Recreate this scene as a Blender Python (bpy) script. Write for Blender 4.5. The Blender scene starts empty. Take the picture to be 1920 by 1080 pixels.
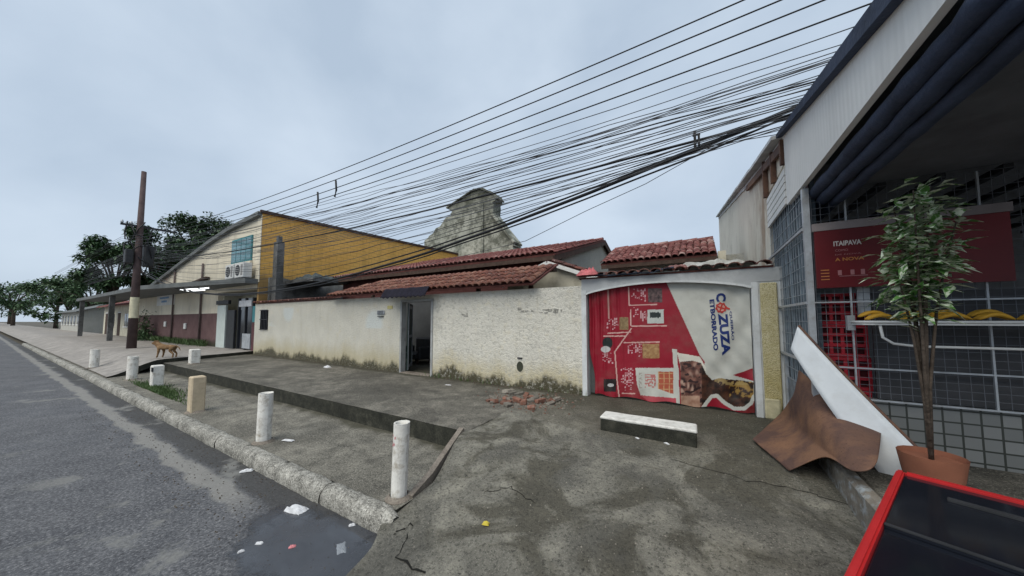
import bpy, bmesh, math, random
import numpy as np
from mathutils import Vector, Matrix, noise as mnoise
R = math.radians
scene = bpy.context.scene
random.seed(7)

# ------------------------------------------------------------------ camera
FPX, PITCH, HOR, V2X, CAMZ = 597.0, R(3.5), 600.0, 355.0, 1.85
YAW = math.atan2(V2X * math.cos(PITCH), FPX)
SH = HOR - 540 - FPX * math.tan(PITCH)
cam_d = bpy.data.cameras.new('camera')
cam = bpy.data.objects.new('camera', cam_d)
scene.collection.objects.link(cam)
cam_d.sensor_width = 36.0
cam_d.lens = 36.0 * FPX / 1920.0
cam_d.shift_y = SH / 1920.0
cam_d.clip_start = 0.05
cam_d.clip_end = 2000
cam.location = (0, 0, CAMZ)
cam.rotation_euler = (R(90) + PITCH, 0, YAW)
scene.camera = cam

# ------------------------------------------------------------------ sky, sun, exposure
SUN_EL, SUN_AZ = 52.0, 184.0          # azimuth measured clockwise from +Y
world = bpy.data.worlds.new('World'); scene.world = world; world.use_nodes = True
wt = world.node_tree; wt.nodes.clear()
wo = wt.nodes.new('ShaderNodeOutputWorld'); wm = wt.nodes.new('ShaderNodeMixShader')
b1 = wt.nodes.new('ShaderNodeBackground'); b2 = wt.nodes.new('ShaderNodeBackground')
sky = wt.nodes.new('ShaderNodeTexSky'); sky.sky_type = 'NISHITA'; sky.sun_disc = False
sky.sun_elevation = R(SUN_EL); sky.sun_rotation = R(SUN_AZ); sky.air_density = 1.0; sky.dust_density = 2.0
b1.inputs['Strength'].default_value = 0.06
wt.links.new(sky.outputs[0], b1.inputs['Color'])
tc = wt.nodes.new('ShaderNodeTexCoord'); mp = wt.nodes.new('ShaderNodeMapping')
mp.inputs['Scale'].default_value = (1.0, 1.0, 1.5)
wt.links.new(tc.outputs['Generated'], mp.inputs['Vector'])
nz = wt.nodes.new('ShaderNodeTexNoise'); nz.inputs['Scale'].default_value = 2.1; nz.inputs['Detail'].default_value = 7
nz.inputs['Roughness'].default_value = 0.48; nz.inputs['Distortion'].default_value = 0.15
wt.links.new(mp.outputs[0], nz.inputs['Vector'])
cr = wt.nodes.new('ShaderNodeValToRGB')
cr.color_ramp.elements[0].position = 0.36; cr.color_ramp.elements[0].color = (0.275, 0.335, 0.41, 1)
cr.color_ramp.elements[1].position = 0.68; cr.color_ramp.elements[1].color = (0.375, 0.435, 0.505, 1)
wt.links.new(nz.outputs['Fac'], cr.inputs[0]); wt.links.new(cr.outputs[0], b2.inputs['Color'])
b2.inputs['Strength'].default_value = 1.0
wm.inputs[0].default_value = 0.9
wt.links.new(b1.outputs[0], wm.inputs[1]); wt.links.new(b2.outputs[0], wm.inputs[2])
wt.links.new(wm.outputs[0], wo.inputs['Surface'])
sl = bpy.data.lights.new('sun', 'SUN'); so = bpy.data.objects.new('sun', sl); scene.collection.objects.link(so)
sl.energy = 1.5; sl.angle = R(50); sl.color = (1.0, 0.94, 0.83)
sd = Vector((math.sin(R(SUN_AZ)) * math.cos(R(SUN_EL)), math.cos(R(SUN_AZ)) * math.cos(R(SUN_EL)), math.sin(R(SUN_EL))))
so.rotation_euler = (-sd).to_track_quat('-Z', 'Y').to_euler(); so.location = (0, -10, 30)
scene.view_settings.view_transform = 'Standard'; scene.view_settings.look = 'None'
scene.view_settings.exposure = 0.86; scene.view_settings.gamma = 1.0
scene.render.engine = 'CYCLES'

# ------------------------------------------------------------------ pixel helpers (photo pixel -> direction; distance from the plane touched)
CAM = np.array([0, 0, CAMZ])
FW = np.array([-math.sin(YAW) * math.cos(PITCH), math.cos(YAW) * math.cos(PITCH), math.sin(PITCH)])
RT = np.array([math.cos(YAW), math.sin(YAW), 0.0]); UP = np.cross(RT, FW)
def ray(x, y): return FW * FPX + RT * (x - 960) - UP * (y - 540 - SH)
def onz(x, y, z): d = ray(x, y); return CAM + d * ((z - CAM[2]) / d[2])
def ony(x, y, Y): d = ray(x, y); return CAM + d * (Y / d[1])
def onx(x, y, X): d = ray(x, y); return CAM + d * (X / d[0])

# ------------------------------------------------------------------ material helpers
class NT:
    def __init__(s, name):
        s.m = bpy.data.materials.new(name); s.m.use_nodes = True
        s.t = s.m.node_tree; s.t.nodes.clear()
        s.o = s.t.nodes.new('ShaderNodeOutputMaterial'); s.b = s.t.nodes.new('ShaderNodeBsdfPrincipled')
        s.t.links.new(s.b.outputs[0], s.o.inputs['Surface'])
        s._pos = None; s._sep = None
    def n(s, k): return s.t.nodes.new(k)
    def link(s, a, b): s.t.links.new(a, b)
    def inp(s, sock, v):
        if isinstance(v, bpy.types.NodeSocket): s.link(v, sock)
        else:
            if sock.type == 'RGBA' and len(v) == 3: v = (*v, 1)
            sock.default_value = v
    def pos(s):
        if s._pos is None: s._pos = s.n('ShaderNodeNewGeometry').outputs['Position']
        return s._pos
    def obj(s): return s.n('ShaderNodeTexCoord').outputs['Object']
    def rnd(s): return s.n('ShaderNodeObjectInfo').outputs['Random']
    def sep(s):
        if s._sep is None:
            q = s.n('ShaderNodeSeparateXYZ'); s.link(s.pos(), q.inputs[0]); s._sep = q.outputs
        return s._sep
    def map(s, vec, scale=(1, 1, 1), rot=(0, 0, 0)):
        q = s.n('ShaderNodeMapping'); s.link(vec, q.inputs['Vector']); q.inputs['Scale'].default_value = scale
        q.inputs['Rotation'].default_value = rot; return q.outputs[0]
    def noise(s, scale, detail=4, rough=0.55, vec=None, dist=0.0):
        q = s.n('ShaderNodeTexNoise'); q.inputs['Scale'].default_value = scale; q.inputs['Detail'].default_value = detail
        q.inputs['Roughness'].default_value = rough; q.inputs['Distortion'].default_value = dist
        s.link(vec or s.pos(), q.inputs['Vector']); return q.outputs['Fac']
    def voro(s, scale, feat='F1', vec=None, out='Distance'):
        q = s.n('ShaderNodeTexVoronoi'); q.feature = feat; q.inputs['Scale'].default_value = scale
        s.link(vec or s.pos(), q.inputs['Vector']); return q.outputs[out]
    def ramp(s, fac, stops, interp='LINEAR'):
        q = s.n('ShaderNodeValToRGB'); q.color_ramp.interpolation = interp
        el = q.color_ramp.elements
        while len(el) < len(stops): el.new(0.5)
        for e, (p, c) in zip(el, stops):
            e.position = p
            e.color = (c, c, c, 1) if isinstance(c, (int, float)) else (*c, 1)
        s.inp(q.inputs[0], fac); return q.outputs[0]
    def mix(s, fac, a, b, mode='MIX'):
        q = s.n('ShaderNodeMix'); q.data_type = 'RGBA'; q.blend_type = mode
        s.inp(q.inputs[0], fac); s.inp(q.inputs[6], a); s.inp(q.inputs[7], b); return q.outputs[2]
    def math(s, op, a, b=0.5, c=None):
        q = s.n('ShaderNodeMath'); q.operation = op; s.inp(q.inputs[0], a); s.inp(q.inputs[1], b)
        if c is not None: s.inp(q.inputs[2], c)
        return q.outputs[0]
    def rng(s, v, a, b, c=0.0, d=1.0):
        q = s.n('ShaderNodeMapRange'); q.interpolation_type = 'SMOOTHSTEP'
        s.inp(q.inputs[0], v)
        for i, k in enumerate((a, b, c, d)): q.inputs[i + 1].default_value = k
        return q.outputs[0]
    def bump(s, h, strength=0.5, dist=0.02, nrm=None):
        q = s.n('ShaderNodeBump'); q.inputs['Strength'].default_value = strength; q.inputs['Distance'].default_value = dist
        s.link(h, q.inputs['Height'])
        if nrm is not None: s.link(nrm, q.inputs['Normal'])
        return q.outputs[0]
    def out(s, col=None, rough=0.8, nrm=None, metal=0.0, spec=0.3, emit=None, estr=0.0):
        if col is not None: s.inp(s.b.inputs['Base Color'], col)
        s.inp(s.b.inputs['Roughness'], rough); s.inp(s.b.inputs['Metallic'], metal)
        s.b.inputs['Specular IOR Level'].default_value = spec
        if nrm is not None: s.link(nrm, s.b.inputs['Normal'])
        if emit: s.inp(s.b.inputs['Emission Color'], emit); s.b.inputs['Emission Strength'].default_value = estr
        return s.m

MATS = {}
def simple(name, col, rough=0.7, var=0.25, scale=3.0, bump=0.15, bscale=40.0, bdist=0.01, metal=0.0, spec=0.3, dirt=None, dirtamt=0.5, rnd=0.0):
    """painted or plain surface with uneven tone, fine relief and optional blotchy dirt"""
    if name in MATS: return MATS[name]
    t = NT(name)
    n1 = t.noise(scale, 5, 0.6)
    dark = tuple(c * (1 - var) for c in col); lite = tuple(min(1, c * (1 + var * 0.6)) for c in col)
    c = t.ramp(n1, [(0.3, dark), (0.7, lite)])
    if rnd: 
        c = t.mix(1.0, c, t.ramp(t.rnd(), [(0.0, 1 - rnd), (1.0, 1 + rnd * 0.5)]), 'MULTIPLY')
    if dirt:
        d = t.ramp(t.noise(scale * 1.7, 6, 0.7), [(0.5, 0.0), (0.72, dirtamt)])
        c = t.mix(d, c, dirt)
    nr = t.bump(t.noise(bscale, 4, 0.6), bump, bdist)
    MATS[name] = t.out(c, rough, nr, metal, spec)
    return MATS[name]

# ------------------------------------------------------------------ mesh helpers
WO = {}
def link(o): scene.collection.objects.link(o); return o
def tag(o, label=None, cat=None, group=None, kind=None):
    if label: o['label'] = label
    if cat: o['category'] = cat
    if group: o['group'] = group
    if kind: o['kind'] = kind
    return o
def thing(name, loc, label, cat, group=None):
    o = bpy.data.objects.new(name, None); link(o); o.location = loc; o.empty_display_size = 0.2
    WO[o.name] = Vector(loc); return tag(o, label, cat, group)
class MB:
    def __init__(s): s.bm = bmesh.new()
    def face(s, pts):
        vs = [s.bm.verts.new(Vector([float(c) for c in p])) for p in pts]
        return s.bm.faces.new(vs)
    def box(s, x0, x1, y0, y1, z0, z1, bev=0.0):
        g = bmesh.ops.create_cube(s.bm, size=1.0)['verts']
        for v in g:
            v.co = Vector((x0 + (v.co.x + .5) * (x1 - x0), y0 + (v.co.y + .5) * (y1 - y0), z0 + (v.co.z + .5) * (z1 - z0)))
        if bev:
            es = list({e for v in g for e in v.link_edges})
            bmesh.ops.bevel(s.bm, geom=es, offset=bev, segments=1, affect='EDGES')
        return s
    def bar(s, a, b, w, h=None, up=(0, 0, 1)):
        """rectangular bar from a to b"""
        a = Vector(a); b = Vector(b); h = h or w; d = (b - a).normalized(); up = Vector(up)
        if abs(d.dot(up)) > .98: up = Vector((0, 1, 0))
        x = d.cross(up).normalized() * (w / 2); y = x.cross(d).normalized() * (h / 2)
        r = [[s.bm.verts.new(p + k) for k in (-x - y, x - y, x + y, -x + y)] for p in (a, b)]
        for i in range(4): s.bm.faces.new((r[0][i], r[0][(i + 1) % 4], r[1][(i + 1) % 4], r[1][i]))
        s.bm.faces.new(r[0][::-1]); s.bm.faces.new(r[1]); return s
    def tube(s, pts, rad, seg=8, cap=True):
        pts = [Vector([float(c) for c in p]) for p in pts]; rings = []
        rads = rad if isinstance(rad, (list, tuple)) else [rad] * len(pts)
        for i, p in enumerate(pts):
            d = (pts[min(i + 1, len(pts) - 1)] - pts[max(i - 1, 0)]).normalized()
            u = Vector((0, 0, 1)) if abs(d.z) < .95 else Vector((1, 0, 0))
            x = d.cross(u).normalized(); y = x.cross(d)
            rings.append([s.bm.verts.new(p + (x * math.cos(2 * math.pi * k / seg) + y * math.sin(2 * math.pi * k / seg)) * rads[i]) for k in range(seg)])
        for a, b in zip(rings, rings[1:]):
            for k in range(seg): s.bm.faces.new((a[k], a[(k + 1) % seg], b[(k + 1) % seg], b[k])).smooth = True
        if cap: s.bm.faces.new(rings[0][::-1]); s.bm.faces.new(rings[-1])
        return s
    def prism(s, poly, y0, y1, axis='y'):
        """polygon (a,b) extruded along an axis: axis y -> (x,z); x -> (y,z); z -> (x,y)"""
        f = {'y': lambda a, b, t: (a, t, b), 'x': lambda a, b, t: (t, a, b), 'z': lambda a, b, t: (a, b, t)}[axis]
        A = [s.bm.verts.new(f(float(a), float(b), y0)) for a, b in poly]; B = [s.bm.verts.new(f(float(a), float(b), y1)) for a, b in poly]
        n = len(poly)
        for i in range(n): s.bm.faces.new((A[i], A[(i + 1) % n], B[(i + 1) % n], B[i]))
        s.bm.faces.new(A[::-1]); s.bm.faces.new(B); return s
    def grid(s, fn, nu, nv, smooth=True):
        vs = [[s.bm.verts.new(Vector([float(c) for c in fn(i / nu, j / nv)])) for j in range(nv + 1)] for i in range(nu + 1)]
        for i in range(nu):
            for j in range(nv):
                s.bm.faces.new((vs[i][j], vs[i + 1][j], vs[i + 1][j + 1], vs[i][j + 1])).smooth = smooth
        return s
    def blob(s, c, r, sub=2, jit=0.15, seed=0, scale=(1, 1, 1)):
        g = bmesh.ops.create_icosphere(s.bm, subdivisions=sub, radius=1.0)['verts']
        for v in g:
            k = 1 + jit * mnoise.noise(v.co * 1.7 + Vector((seed * 3.1, seed, 0)))* 2
            v.co = Vector((c[0] + v.co.x * r * scale[0] * k, c[1] + v.co.y * r * scale[1] * k, c[2] + v.co.z * r * scale[2] * k))
        return s
    def thick(s, t):
        bmesh.ops.recalc_face_normals(s.bm, faces=s.bm.faces)
        bmesh.ops.solidify(s.bm, geom=list(s.bm.faces), thickness=t); return s
    def build(s, name, mat, parent=None, origin=None, smooth=False, norm=True):
        bm = s.bm
        if norm: bmesh.ops.recalc_face_normals(bm, faces=bm.faces)
        co = [v.co for v in bm.verts]
        if origin is None:
            xs = [c.x for c in co]; ys = [c.y for c in co]; zs = [c.z for c in co]
            origin = Vector(((min(xs) + max(xs)) / 2, (min(ys) + max(ys)) / 2, min(zs)))
        origin = Vector(origin)
        for v in bm.verts: v.co -= origin
        if smooth:
            for f in bm.faces: f.smooth = True
        me = bpy.data.meshes.new(name); bm.to_mesh(me); bm.free()
        o = bpy.data.objects.new(name, me); link(o)
        if mat: me.materials.append(mat)
        WO[o.name] = origin
        if parent: o.parent = parent; o.location = origin - WO[parent.name]
        else: o.location = origin
        return o
def boxo(name, mat, parent, *a, bev=0.0): return MB().box(*a, bev=bev).build(name, mat, parent)
def inst(name, me, parent, loc, rot=None):
    o = bpy.data.objects.new(name, me); link(o)
    o.location = Vector(loc) - (WO[parent.name] if parent else Vector())
    if parent: o.parent = parent
    if rot is not None: o.rotation_euler = rot
    WO[o.name] = Vector(loc); return o
def sub(a, b, t): return tuple(x + (y - x) * t for x, y in zip(a, b))
def nz2(x, y, s=1.0, z=0.0): return mnoise.noise(Vector((x * s, y * s, z)))
def sst(a, b, x): t = max(0, min(1, (x - a) / (b - a))); return t * t * (3 - 2 * t)

# ------------------------------------------------------------------ materials
def concrete(name, base, dark, lite, stain=0.6, bumpd=0.012, speck=0.5, scl=1.0, seams=None, moss=None, mossy=None):
    t = NT(name)
    big = t.noise(0.75 * scl, 4, 0.6, dist=0.5); mid = t.noise(3.4 * scl, 6, 0.65); fine = t.noise(38, 5, 0.75); grit = t.noise(70, 4, 0.75)
    c = t.ramp(mid, [(0.28, dark), (0.5, base), (0.75, lite)])
    c = t.mix(t.ramp(big, [(0.42, 0.0), (0.62, stain)]), c, dark)
    c = t.mix(t.ramp(t.noise(1.9 * scl, 7, 0.72), [(0.54, 0.0), (0.7, 0.75 * stain)]), c, tuple(k * .4 for k in dark))
    c = t.mix(t.ramp(fine, [(0.34, speck), (0.52, 0.0)]), c, tuple(k * .45 for k in dark))
    c = t.mix(t.ramp(grit, [(0.54, 0.0), (0.68, speck * .8)]), c, tuple(min(1, k * 1.5) for k in lite))
    if moss:
        c = t.mix(t.ramp(t.noise(2.3, 6, .7, dist=.4), [(.52, 0.0), (.66, .7)]), c, moss)
    if mossy:
        yy_ = t.math('ADD', t.sep()[1], t.math('MULTIPLY', t.math('SUBTRACT', t.noise(1.6, 6, .7), .5), .9))
        c = t.mix(t.rng(yy_, mossy, mossy + .22, 0, .8), c, t.mix(t.noise(30, 4, .7), (.018, .02, .013), (.085, .08, .055)))
    h = t.math('ADD', t.math('MULTIPLY', fine, 0.9), t.math('MULTIPLY', mid, 0.9))
    nr = t.bump(h, 0.6, bumpd)
    return t.out(c, t.ramp(mid, [(0.3, 0.75), (0.7, 0.95)]), nr, 0, 0.25)
M_slab = concrete('slab_concrete', (.158, .149, .127), (.05, .048, .042), (.27, .254, .215), stain=.75, speck=.95, bumpd=.018, mossy=6.15)
M_pave = concrete('pavement_concrete', (.195, .185, .157), (.07, .067, .058), (.31, .295, .25), stain=.6, speck=.95, bumpd=.018, mossy=3.35)
def m_ramp():
    t = NT('ramp_concrete')
    big = t.noise(.6, 4, .6, dist=1.6); b2_ = t.noise(1.15, 5, .62, dist=1.0); mid = t.noise(2.6, 7, .72, dist=.5); fine = t.noise(34, 6, .8); grit = t.noise(75, 4, .8)
    c = t.ramp(mid, [(.32, (.125, .121, .104)), (.5, (.2, .193, .164)), (.66, (.30, .288, .24))])
    c = t.mix(t.ramp(b2_, [(.47, 0.0), (.56, .92)]), c, t.mix(mid, (.035, .034, .028), (.14, .13, .1)))
    c = t.mix(t.ramp(big, [(.50, 0.0), (.6, .85)]), c, t.mix(mid, (.06, .06, .054), (.17, .163, .14)))
    # two pours of concrete meet along a line across the ramp, the upper one is mossy
    p0, p1 = onz(1150, 832, .2), onz(1600, 968, .14)
    k = (p1[1] - p0[1]) / (p1[0] - p0[0])
    ln = t.math('SUBTRACT', t.sep()[1], t.math('MULTIPLY_ADD', t.sep()[0], k, p0[1] - k * p0[0]))
    ln = t.math('ADD', ln, t.math('MULTIPLY', t.math('SUBTRACT', t.noise(1.2, 5, .6), .5), .5))
    c = t.mix(t.rng(ln, -.02, .03, 0, .45), c, t.mix(mid, (.06, .058, .045), (.17, .155, .115)))
    yy_ = t.math('ADD', t.sep()[1], t.math('MULTIPLY', t.math('SUBTRACT', t.noise(.9, 6, .7), .5), 2.0))
    c = t.mix(t.rng(yy_, 5.1, 5.7, 0, .85), c, t.mix(mid, (.03, .03, .023), (.1, .094, .068)))
    c = t.mix(t.ramp(fine, [(.36, .9), (.5, 0.0)]), c, (.03, .03, .026))
    c = t.mix(t.math('MULTIPLY', t.ramp(grit, [(.55, 0.0), (.66, .8)]), t.ramp(b2_, [(.4, 1.0), (.6, .25)])), c, (.41, .39, .33))
    h = t.math('ADD', fine, t.math('MULTIPLY', mid, 1.2))
    return t.out(c, t.ramp(big, [(.45, .92), (.62, .6)]), t.bump(h, .8, .03), 0, .3)
M_ramp = m_ramp()
M_nbp = concrete('neighbour_paving', (.30, .28, .26), (.17, .16, .15), (.38, .36, .33), stain=.35, speck=.3)
M_riser = concrete('mossy_riser', (.035, .036, .028), (.014, .015, .012), (.085, .083, .066), stain=.5, speck=.5, scl=2.0)
M_kerb = concrete('kerb_stone', (.31, .3, .27), (.1, .098, .085), (.55, .54, .49), stain=.5, speck=1.0, scl=2.4, bumpd=.02)
M_edge = concrete('edge_concrete', (.22, .19, .16), (.1, .085, .07), (.3, .27, .23), stain=.4)
def m_road():
    t = NT('asphalt'); X, Y, Z = t.sep()[0], t.sep()[1], t.sep()[2]
    ag = t.noise(38, 5, .85); mid = t.noise(2.2, 6, .65); big = t.noise(.5, 4, .6)
    c = t.ramp(mid, [(.3, (.062, .065, .074)), (.7, (.118, .121, .13))])
    c = t.mix(t.ramp(ag, [(.52, 0.0), (.64, .8)]), c, (.27, .27, .275))
    c = t.mix(t.ramp(ag, [(.36, .9), (.48, 0.0)]), c, (.018, .018, .02))
    wob = t.math('ADD', Y, t.math('MULTIPLY', t.math('SUBTRACT', t.noise(1.3, 5, .6), .5), .35))
    band = t.math('MULTIPLY', t.rng(wob, 1.46, 1.52), t.rng(wob, 1.74, 1.66))
    band = t.math('MULTIPLY', band, t.rng(X, -3.9, -4.9))
    c = t.mix(t.math('MULTIPLY', band, .6), c, t.mix(t.noise(9, 5, .7), (.19, .185, .17), (.36, .35, .32)))
    gut = t.rng(wob, 1.66, 1.8)
    c = t.mix(t.math('MULTIPLY', gut, .75), c, (.045, .044, .042))
    patch = t.math('MULTIPLY', t.ramp(t.noise(.9, 5, .65), [(.6, 0.0), (.66, .8)]), t.rng(Y, -0.2, 1.0))
    c = t.mix(patch, c, (.2, .2, .19))
    wet = t.ramp(big, [(.5, 0.0), (.6, .4)])
    ro = t.mix(wet, (.85, .85, .85), (.55, .55, .55))
    return t.out(c, ro, t.bump(t.math('ADD', ag, mid), .6, .012), 0, .3)
M_road = m_road()
def m_plaster(name, col, coarse, base_z=.3, stainh=.5, patches=False, moss=.9):
    t = NT(name); Z = t.sep()[2]
    c = t.ramp(t.noise(1.4, 5, .6), [(.3, tuple(k * .86 for k in col)), (.7, col)])
    c = t.mix(t.ramp(t.noise(5.0, 6, .7), [(.55, 0.0), (.75, .5)]), c, (col[0] * .93, col[1] * .86, col[2] * .66))
    # rain streaks: noise stretched along z
    st = t.noise(6.0, 5, .7, vec=t.map(t.pos(), (1, 1, .06)))
    c = t.mix(t.ramp(st, [(.55, 0.0), (.74, .35)]), c, (col[0] * .6, col[1] * .56, col[2] * .45))
    if patches:
        v = t.voro(.8, vec=t.map(t.pos(), (1, 0, 1.0)))
        pm = t.math('MULTIPLY', t.ramp(v, [(.30, 1.0), (.42, 0.0)]), t.math('MULTIPLY', t.rng(Z, 1.55, 1.62), t.rng(Z, 2.4, 2.3)))
        c = t.mix(t.math('MULTIPLY', pm, .8), c, (.70, .75, .74))
    hb = t.math('ADD', t.math('MULTIPLY', t.noise(1.1, 5, .65, vec=t.map(t.pos(), (1, 1, .25))), 1.0), t.math('MULTIPLY', t.noise(9, 4, .7), .35))
    zz = t.math('SUBTRACT', Z, t.math('MULTIPLY', t.math('SUBTRACT', hb, .68), 1.0))
    yel = t.rng(zz, base_z + stainh * 1.9, base_z + stainh * .35)
    c = t.mix(t.math('MULTIPLY', yel, .6), c, (.46, .38, .17))
    blk = t.rng(zz, base_z + stainh * .66, base_z + stainh * .22)
    c = t.mix(t.math('MULTIPLY', blk, moss), c, t.mix(t.noise(14, 4, .7), (.009, .010, .007), (.065, .06, .035)))
    h = t.math('ADD', t.noise(coarse, 4, .7), t.math('MULTIPLY', t.noise(coarse * 3.1, 3, .6), .6))
    # rough-cast pits in a darker tone, so the relief reads stronger
    c = t.mix(t.ramp(t.noise(coarse, 4, .7), [(.33, .8), (.48, 0.0)]), c, tuple(k * .6 for k in col))
    return t.out(c, .92, t.bump(h, 1.0, .035), 0, .15)
M_wallL = m_plaster('worn_wall_paint', (.74, .72, .635), 26, stainh=.5, patches=True)
M_wallR = m_plaster('rough_cast_paint', (.77, .75, .67), 15, stainh=.4)
M_trim = simple('trim_paint', (.62, .65, .66), .7, .18, 2.5, .2, 30, dirt=(.3, .3, .27), dirtamt=.5)
M_lintel = simple('lintel_paint', (.46, .48, .49), .8, .2, 1.5, .3, 30, dirt=(.2, .2, .2), dirtamt=.5)
def m_pebble():
    t = NT('pebble_dash'); Z = t.sep()[2]
    v = t.voro(60)
    c = t.ramp(t.noise(8, 5, .7), [(.3, (.5, .44, .24)), (.6, (.66, .61, .40)), (.8, (.72, .69, .54))])
    c = t.mix(t.rng(Z, 1.7, .5, 0, .5), c, (.40, .31, .08))
    c = t.mix(t.rng(t.math('SUBTRACT', Z, t.math('MULTIPLY', t.noise(6, 4, .6), .4)), .45, .2), c, (.05, .045, .02))
    c = t.mix(t.ramp(v, [(.4, 0.0), (.7, .5)]), c, (.3, .25, .1))
    return t.out(c, .9, t.bump(v, .7, .02), 0, .2)
M_pebble = m_pebble()
def m_tile(name, stops):
    t = NT(name)
    c = t.ramp(t.rnd(), stops)
    c = t.mix(t.ramp(t.noise(9, 5, .7), [(.45, 0.0), (.7, .75)]), c, (.06, .04, .035))
    c = t.mix(t.ramp(t.noise(3, 5, .7), [(.58, 0.0), (.75, .45)]), c, (.33, .3, .26))
    c = t.mix(t.ramp(t.noise(26, 4, .7), [(.56, 0.0), (.66, .55)]), c, (.45, .38, .36))
    return t.out(c, .85, t.bump(t.noise(40, 4, .6), .4, .008), 0, .25)
M_tile_or = m_tile('orange_clay', [(0, (.135, .05, .038)), (.5, (.2, .075, .052)), (1, (.27, .135, .095))])
M_tile_rd = m_tile('red_clay', [(0, (.14, .045, .045)), (.45, (.2, .066, .062)), (.8, (.26, .11, .10)), (1, (.38, .25, .23))])
M_tile_dk = m_tile('dark_clay', [(0, (.10, .045, .04)), (.6, (.19, .07, .055)), (1, (.30, .15, .12))])
M_deck = simple('under_tile', (.10, .035, .03), .9, .4, 4)
M_wood = simple('dark_timber', (.07, .045, .035), .85, .4, 6)
M_house = m_plaster('house_render', (.50, .50, .46), 30, base_z=-2, stainh=.3)
M_cream = simple('cream_render', (.56, .53, .43), .9, .15, 2, .25, 35, dirt=(.3, .27, .2), dirtamt=.6)
def m_facade():
    t = NT('cream_brown_facade'); X, Y, Z = t.sep()[0], t.sep()[1], t.sep()[2]
    c = t.ramp(t.noise(.7, 5, .6), [(.3, (.60, .55, .44)), (.7, (.72, .67, .55))])
    c = t.mix(t.ramp(t.noise(2.2, 6, .7, vec=t.map(t.pos(), (1, 1, .2))), [(.52, 0.0), (.72, .5)]), c, (.36, .33, .28))
    br = t.ramp(t.noise(1.5, 5, .6), [(.3, (.115, .068, .068)), (.7, (.16, .1, .098))])
    c = t.mix(t.rng(Z, 2.215, 2.205), c, br)
    c = t.mix(t.rng(t.math('SUBTRACT', Z, t.math('MULTIPLY', t.noise(2, 4, .6), .5)), .62, .3), c, (.045, .045, .03))
    return t.out(c, .9, t.bump(t.noise(20, 4, .6), .3, .015), 0, .2)
M_facade = m_facade()
def m_yellow():
    t = NT('ochre_wall'); Z = t.sep()[2]
    c = t.ramp(t.noise(.5, 5, .6), [(.3, (.72, .40, .10)), (.7, (.80, .48, .14))])
    c = t.mix(t.ramp(t.noise(1.4, 6, .7, vec=t.map(t.pos(), (1, 1, .15))), [(.5, 0.0), (.75, .55)]), c, (.36, .21, .06))
    # horizontal courses of the block wall
    w = t.n('ShaderNodeTexBrick'); w.inputs['Scale'].default_value = 1.0
    w.inputs['Brick Width'].default_value = .4; w.inputs['Row Height'].default_value = .2; w.inputs['Mortar Size'].default_value = .012
    sp = t.n('ShaderNodeCombineXYZ'); t.link(t.sep()[1], sp.inputs[0]); t.link(Z, sp.inputs[1]); t.link(sp.outputs[0], w.inputs['Vector'])
    c = t.mix(t.math('MULTIPLY', w.outputs['Fac'], .45), c, (.25, .15, .05))
    c = t.mix(t.rng(t.math('SUBTRACT', Z, t.math('MULTIPLY', t.noise(1, 5, .6), 1.2)), 3.7, 3.0, 0, .7), c, (.14, .11, .07))
    return t.out(c, .9, t.bump(w.outputs['Fac'], -.5, .02), 0, .2)
M_yellow = m_yellow()
def m_tower():
    t = NT('old_lime_wall'); X, Z = t.sep()[0], t.sep()[2]
    c = t.ramp(t.noise(.5, 6, .65), [(.3, (.29, .30, .26)), (.7, (.5, .5, .43))])
    c = t.mix(t.ramp(t.noise(1.1, 7, .75), [(.42, 0.0), (.58, .85)]), c, (.085, .09, .07))
    c = t.mix(t.rng(t.math('ADD', Z, t.math('MULTIPLY', t.noise(.9, 5, .65), 3)), 11.6, 14.0, 0, .85), c, (.06, .065, .05))
    return t.out(c, .95, t.bump(t.noise(3, 7, .75), .9, .12), 0, .1)
M_tower = m_tower()
M_greywall = concrete('grey_block_wall', (.17, .17, .17), (.05, .052, .05), (.25, .25, .24), stain=.8)
M_dark = simple('dark_metal', (.03, .032, .036), .55, .3, 5)
M_roofgrey = simple('roof_sheet_grey', (.13, .14, .14), .7, .3, 1.5)
M_teal = simple('teal_frame', (.05, .22, .25), .6, .2, 3)
def m_glass(name, col, ro=.12):
    t = NT(name); c = t.mix(t.noise(.8, 3, .5), tuple(k * .6 for k in col), col)
    return t.out(c, ro, t.bump(t.noise(1.5, 2, .5), .1, .02), 0, .6)
M_pane = m_glass('window_glass', (.12, .28, .33))
M_panedk = m_glass('dark_glass', (.008, .01, .016))
M_white = simple('white_paint', (.68, .69, .68), .6, .12, 4, .1, 30, dirt=(.4, .38, .33), dirtamt=.35)
M_bollw = simple('bollard_whitewash', (.70, .69, .65), .85, .16, 6, .5, 40, dirt=(.26, .22, .16), dirtamt=.85)
M_bollt = simple('bollard_tan', (.53, .44, .31), .85, .15, 6, .4, 40, dirt=(.3, .24, .17), dirtamt=.5)
M_pole = simple('pole_brown', (.085, .06, .06), .85, .3, 3, .3)
M_rubber = simple('cable_black', (.012, .013, .016), .55, .2, 5, .05)
M_cable2 = simple('cable_grey', (.075, .08, .09), .6, .2, 5, .05)
M_galv = simple('galvanised', (.42, .45, .48), .45, .25, 6, .1, metal=.3, dirt=(.2, .16, .12), dirtamt=.5)
M_mesh = simple('mesh_wire', (.30, .34, .38), .5, .3, 6, .05, metal=.2)
M_red = simple('red_paint', (.42, .018, .02), .35, .15, 5, .05, spec=.5)
M_tarp = simple('navy_canvas', (.035, .05, .09), .75, .4, 3, .4, 12, .03)
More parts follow.
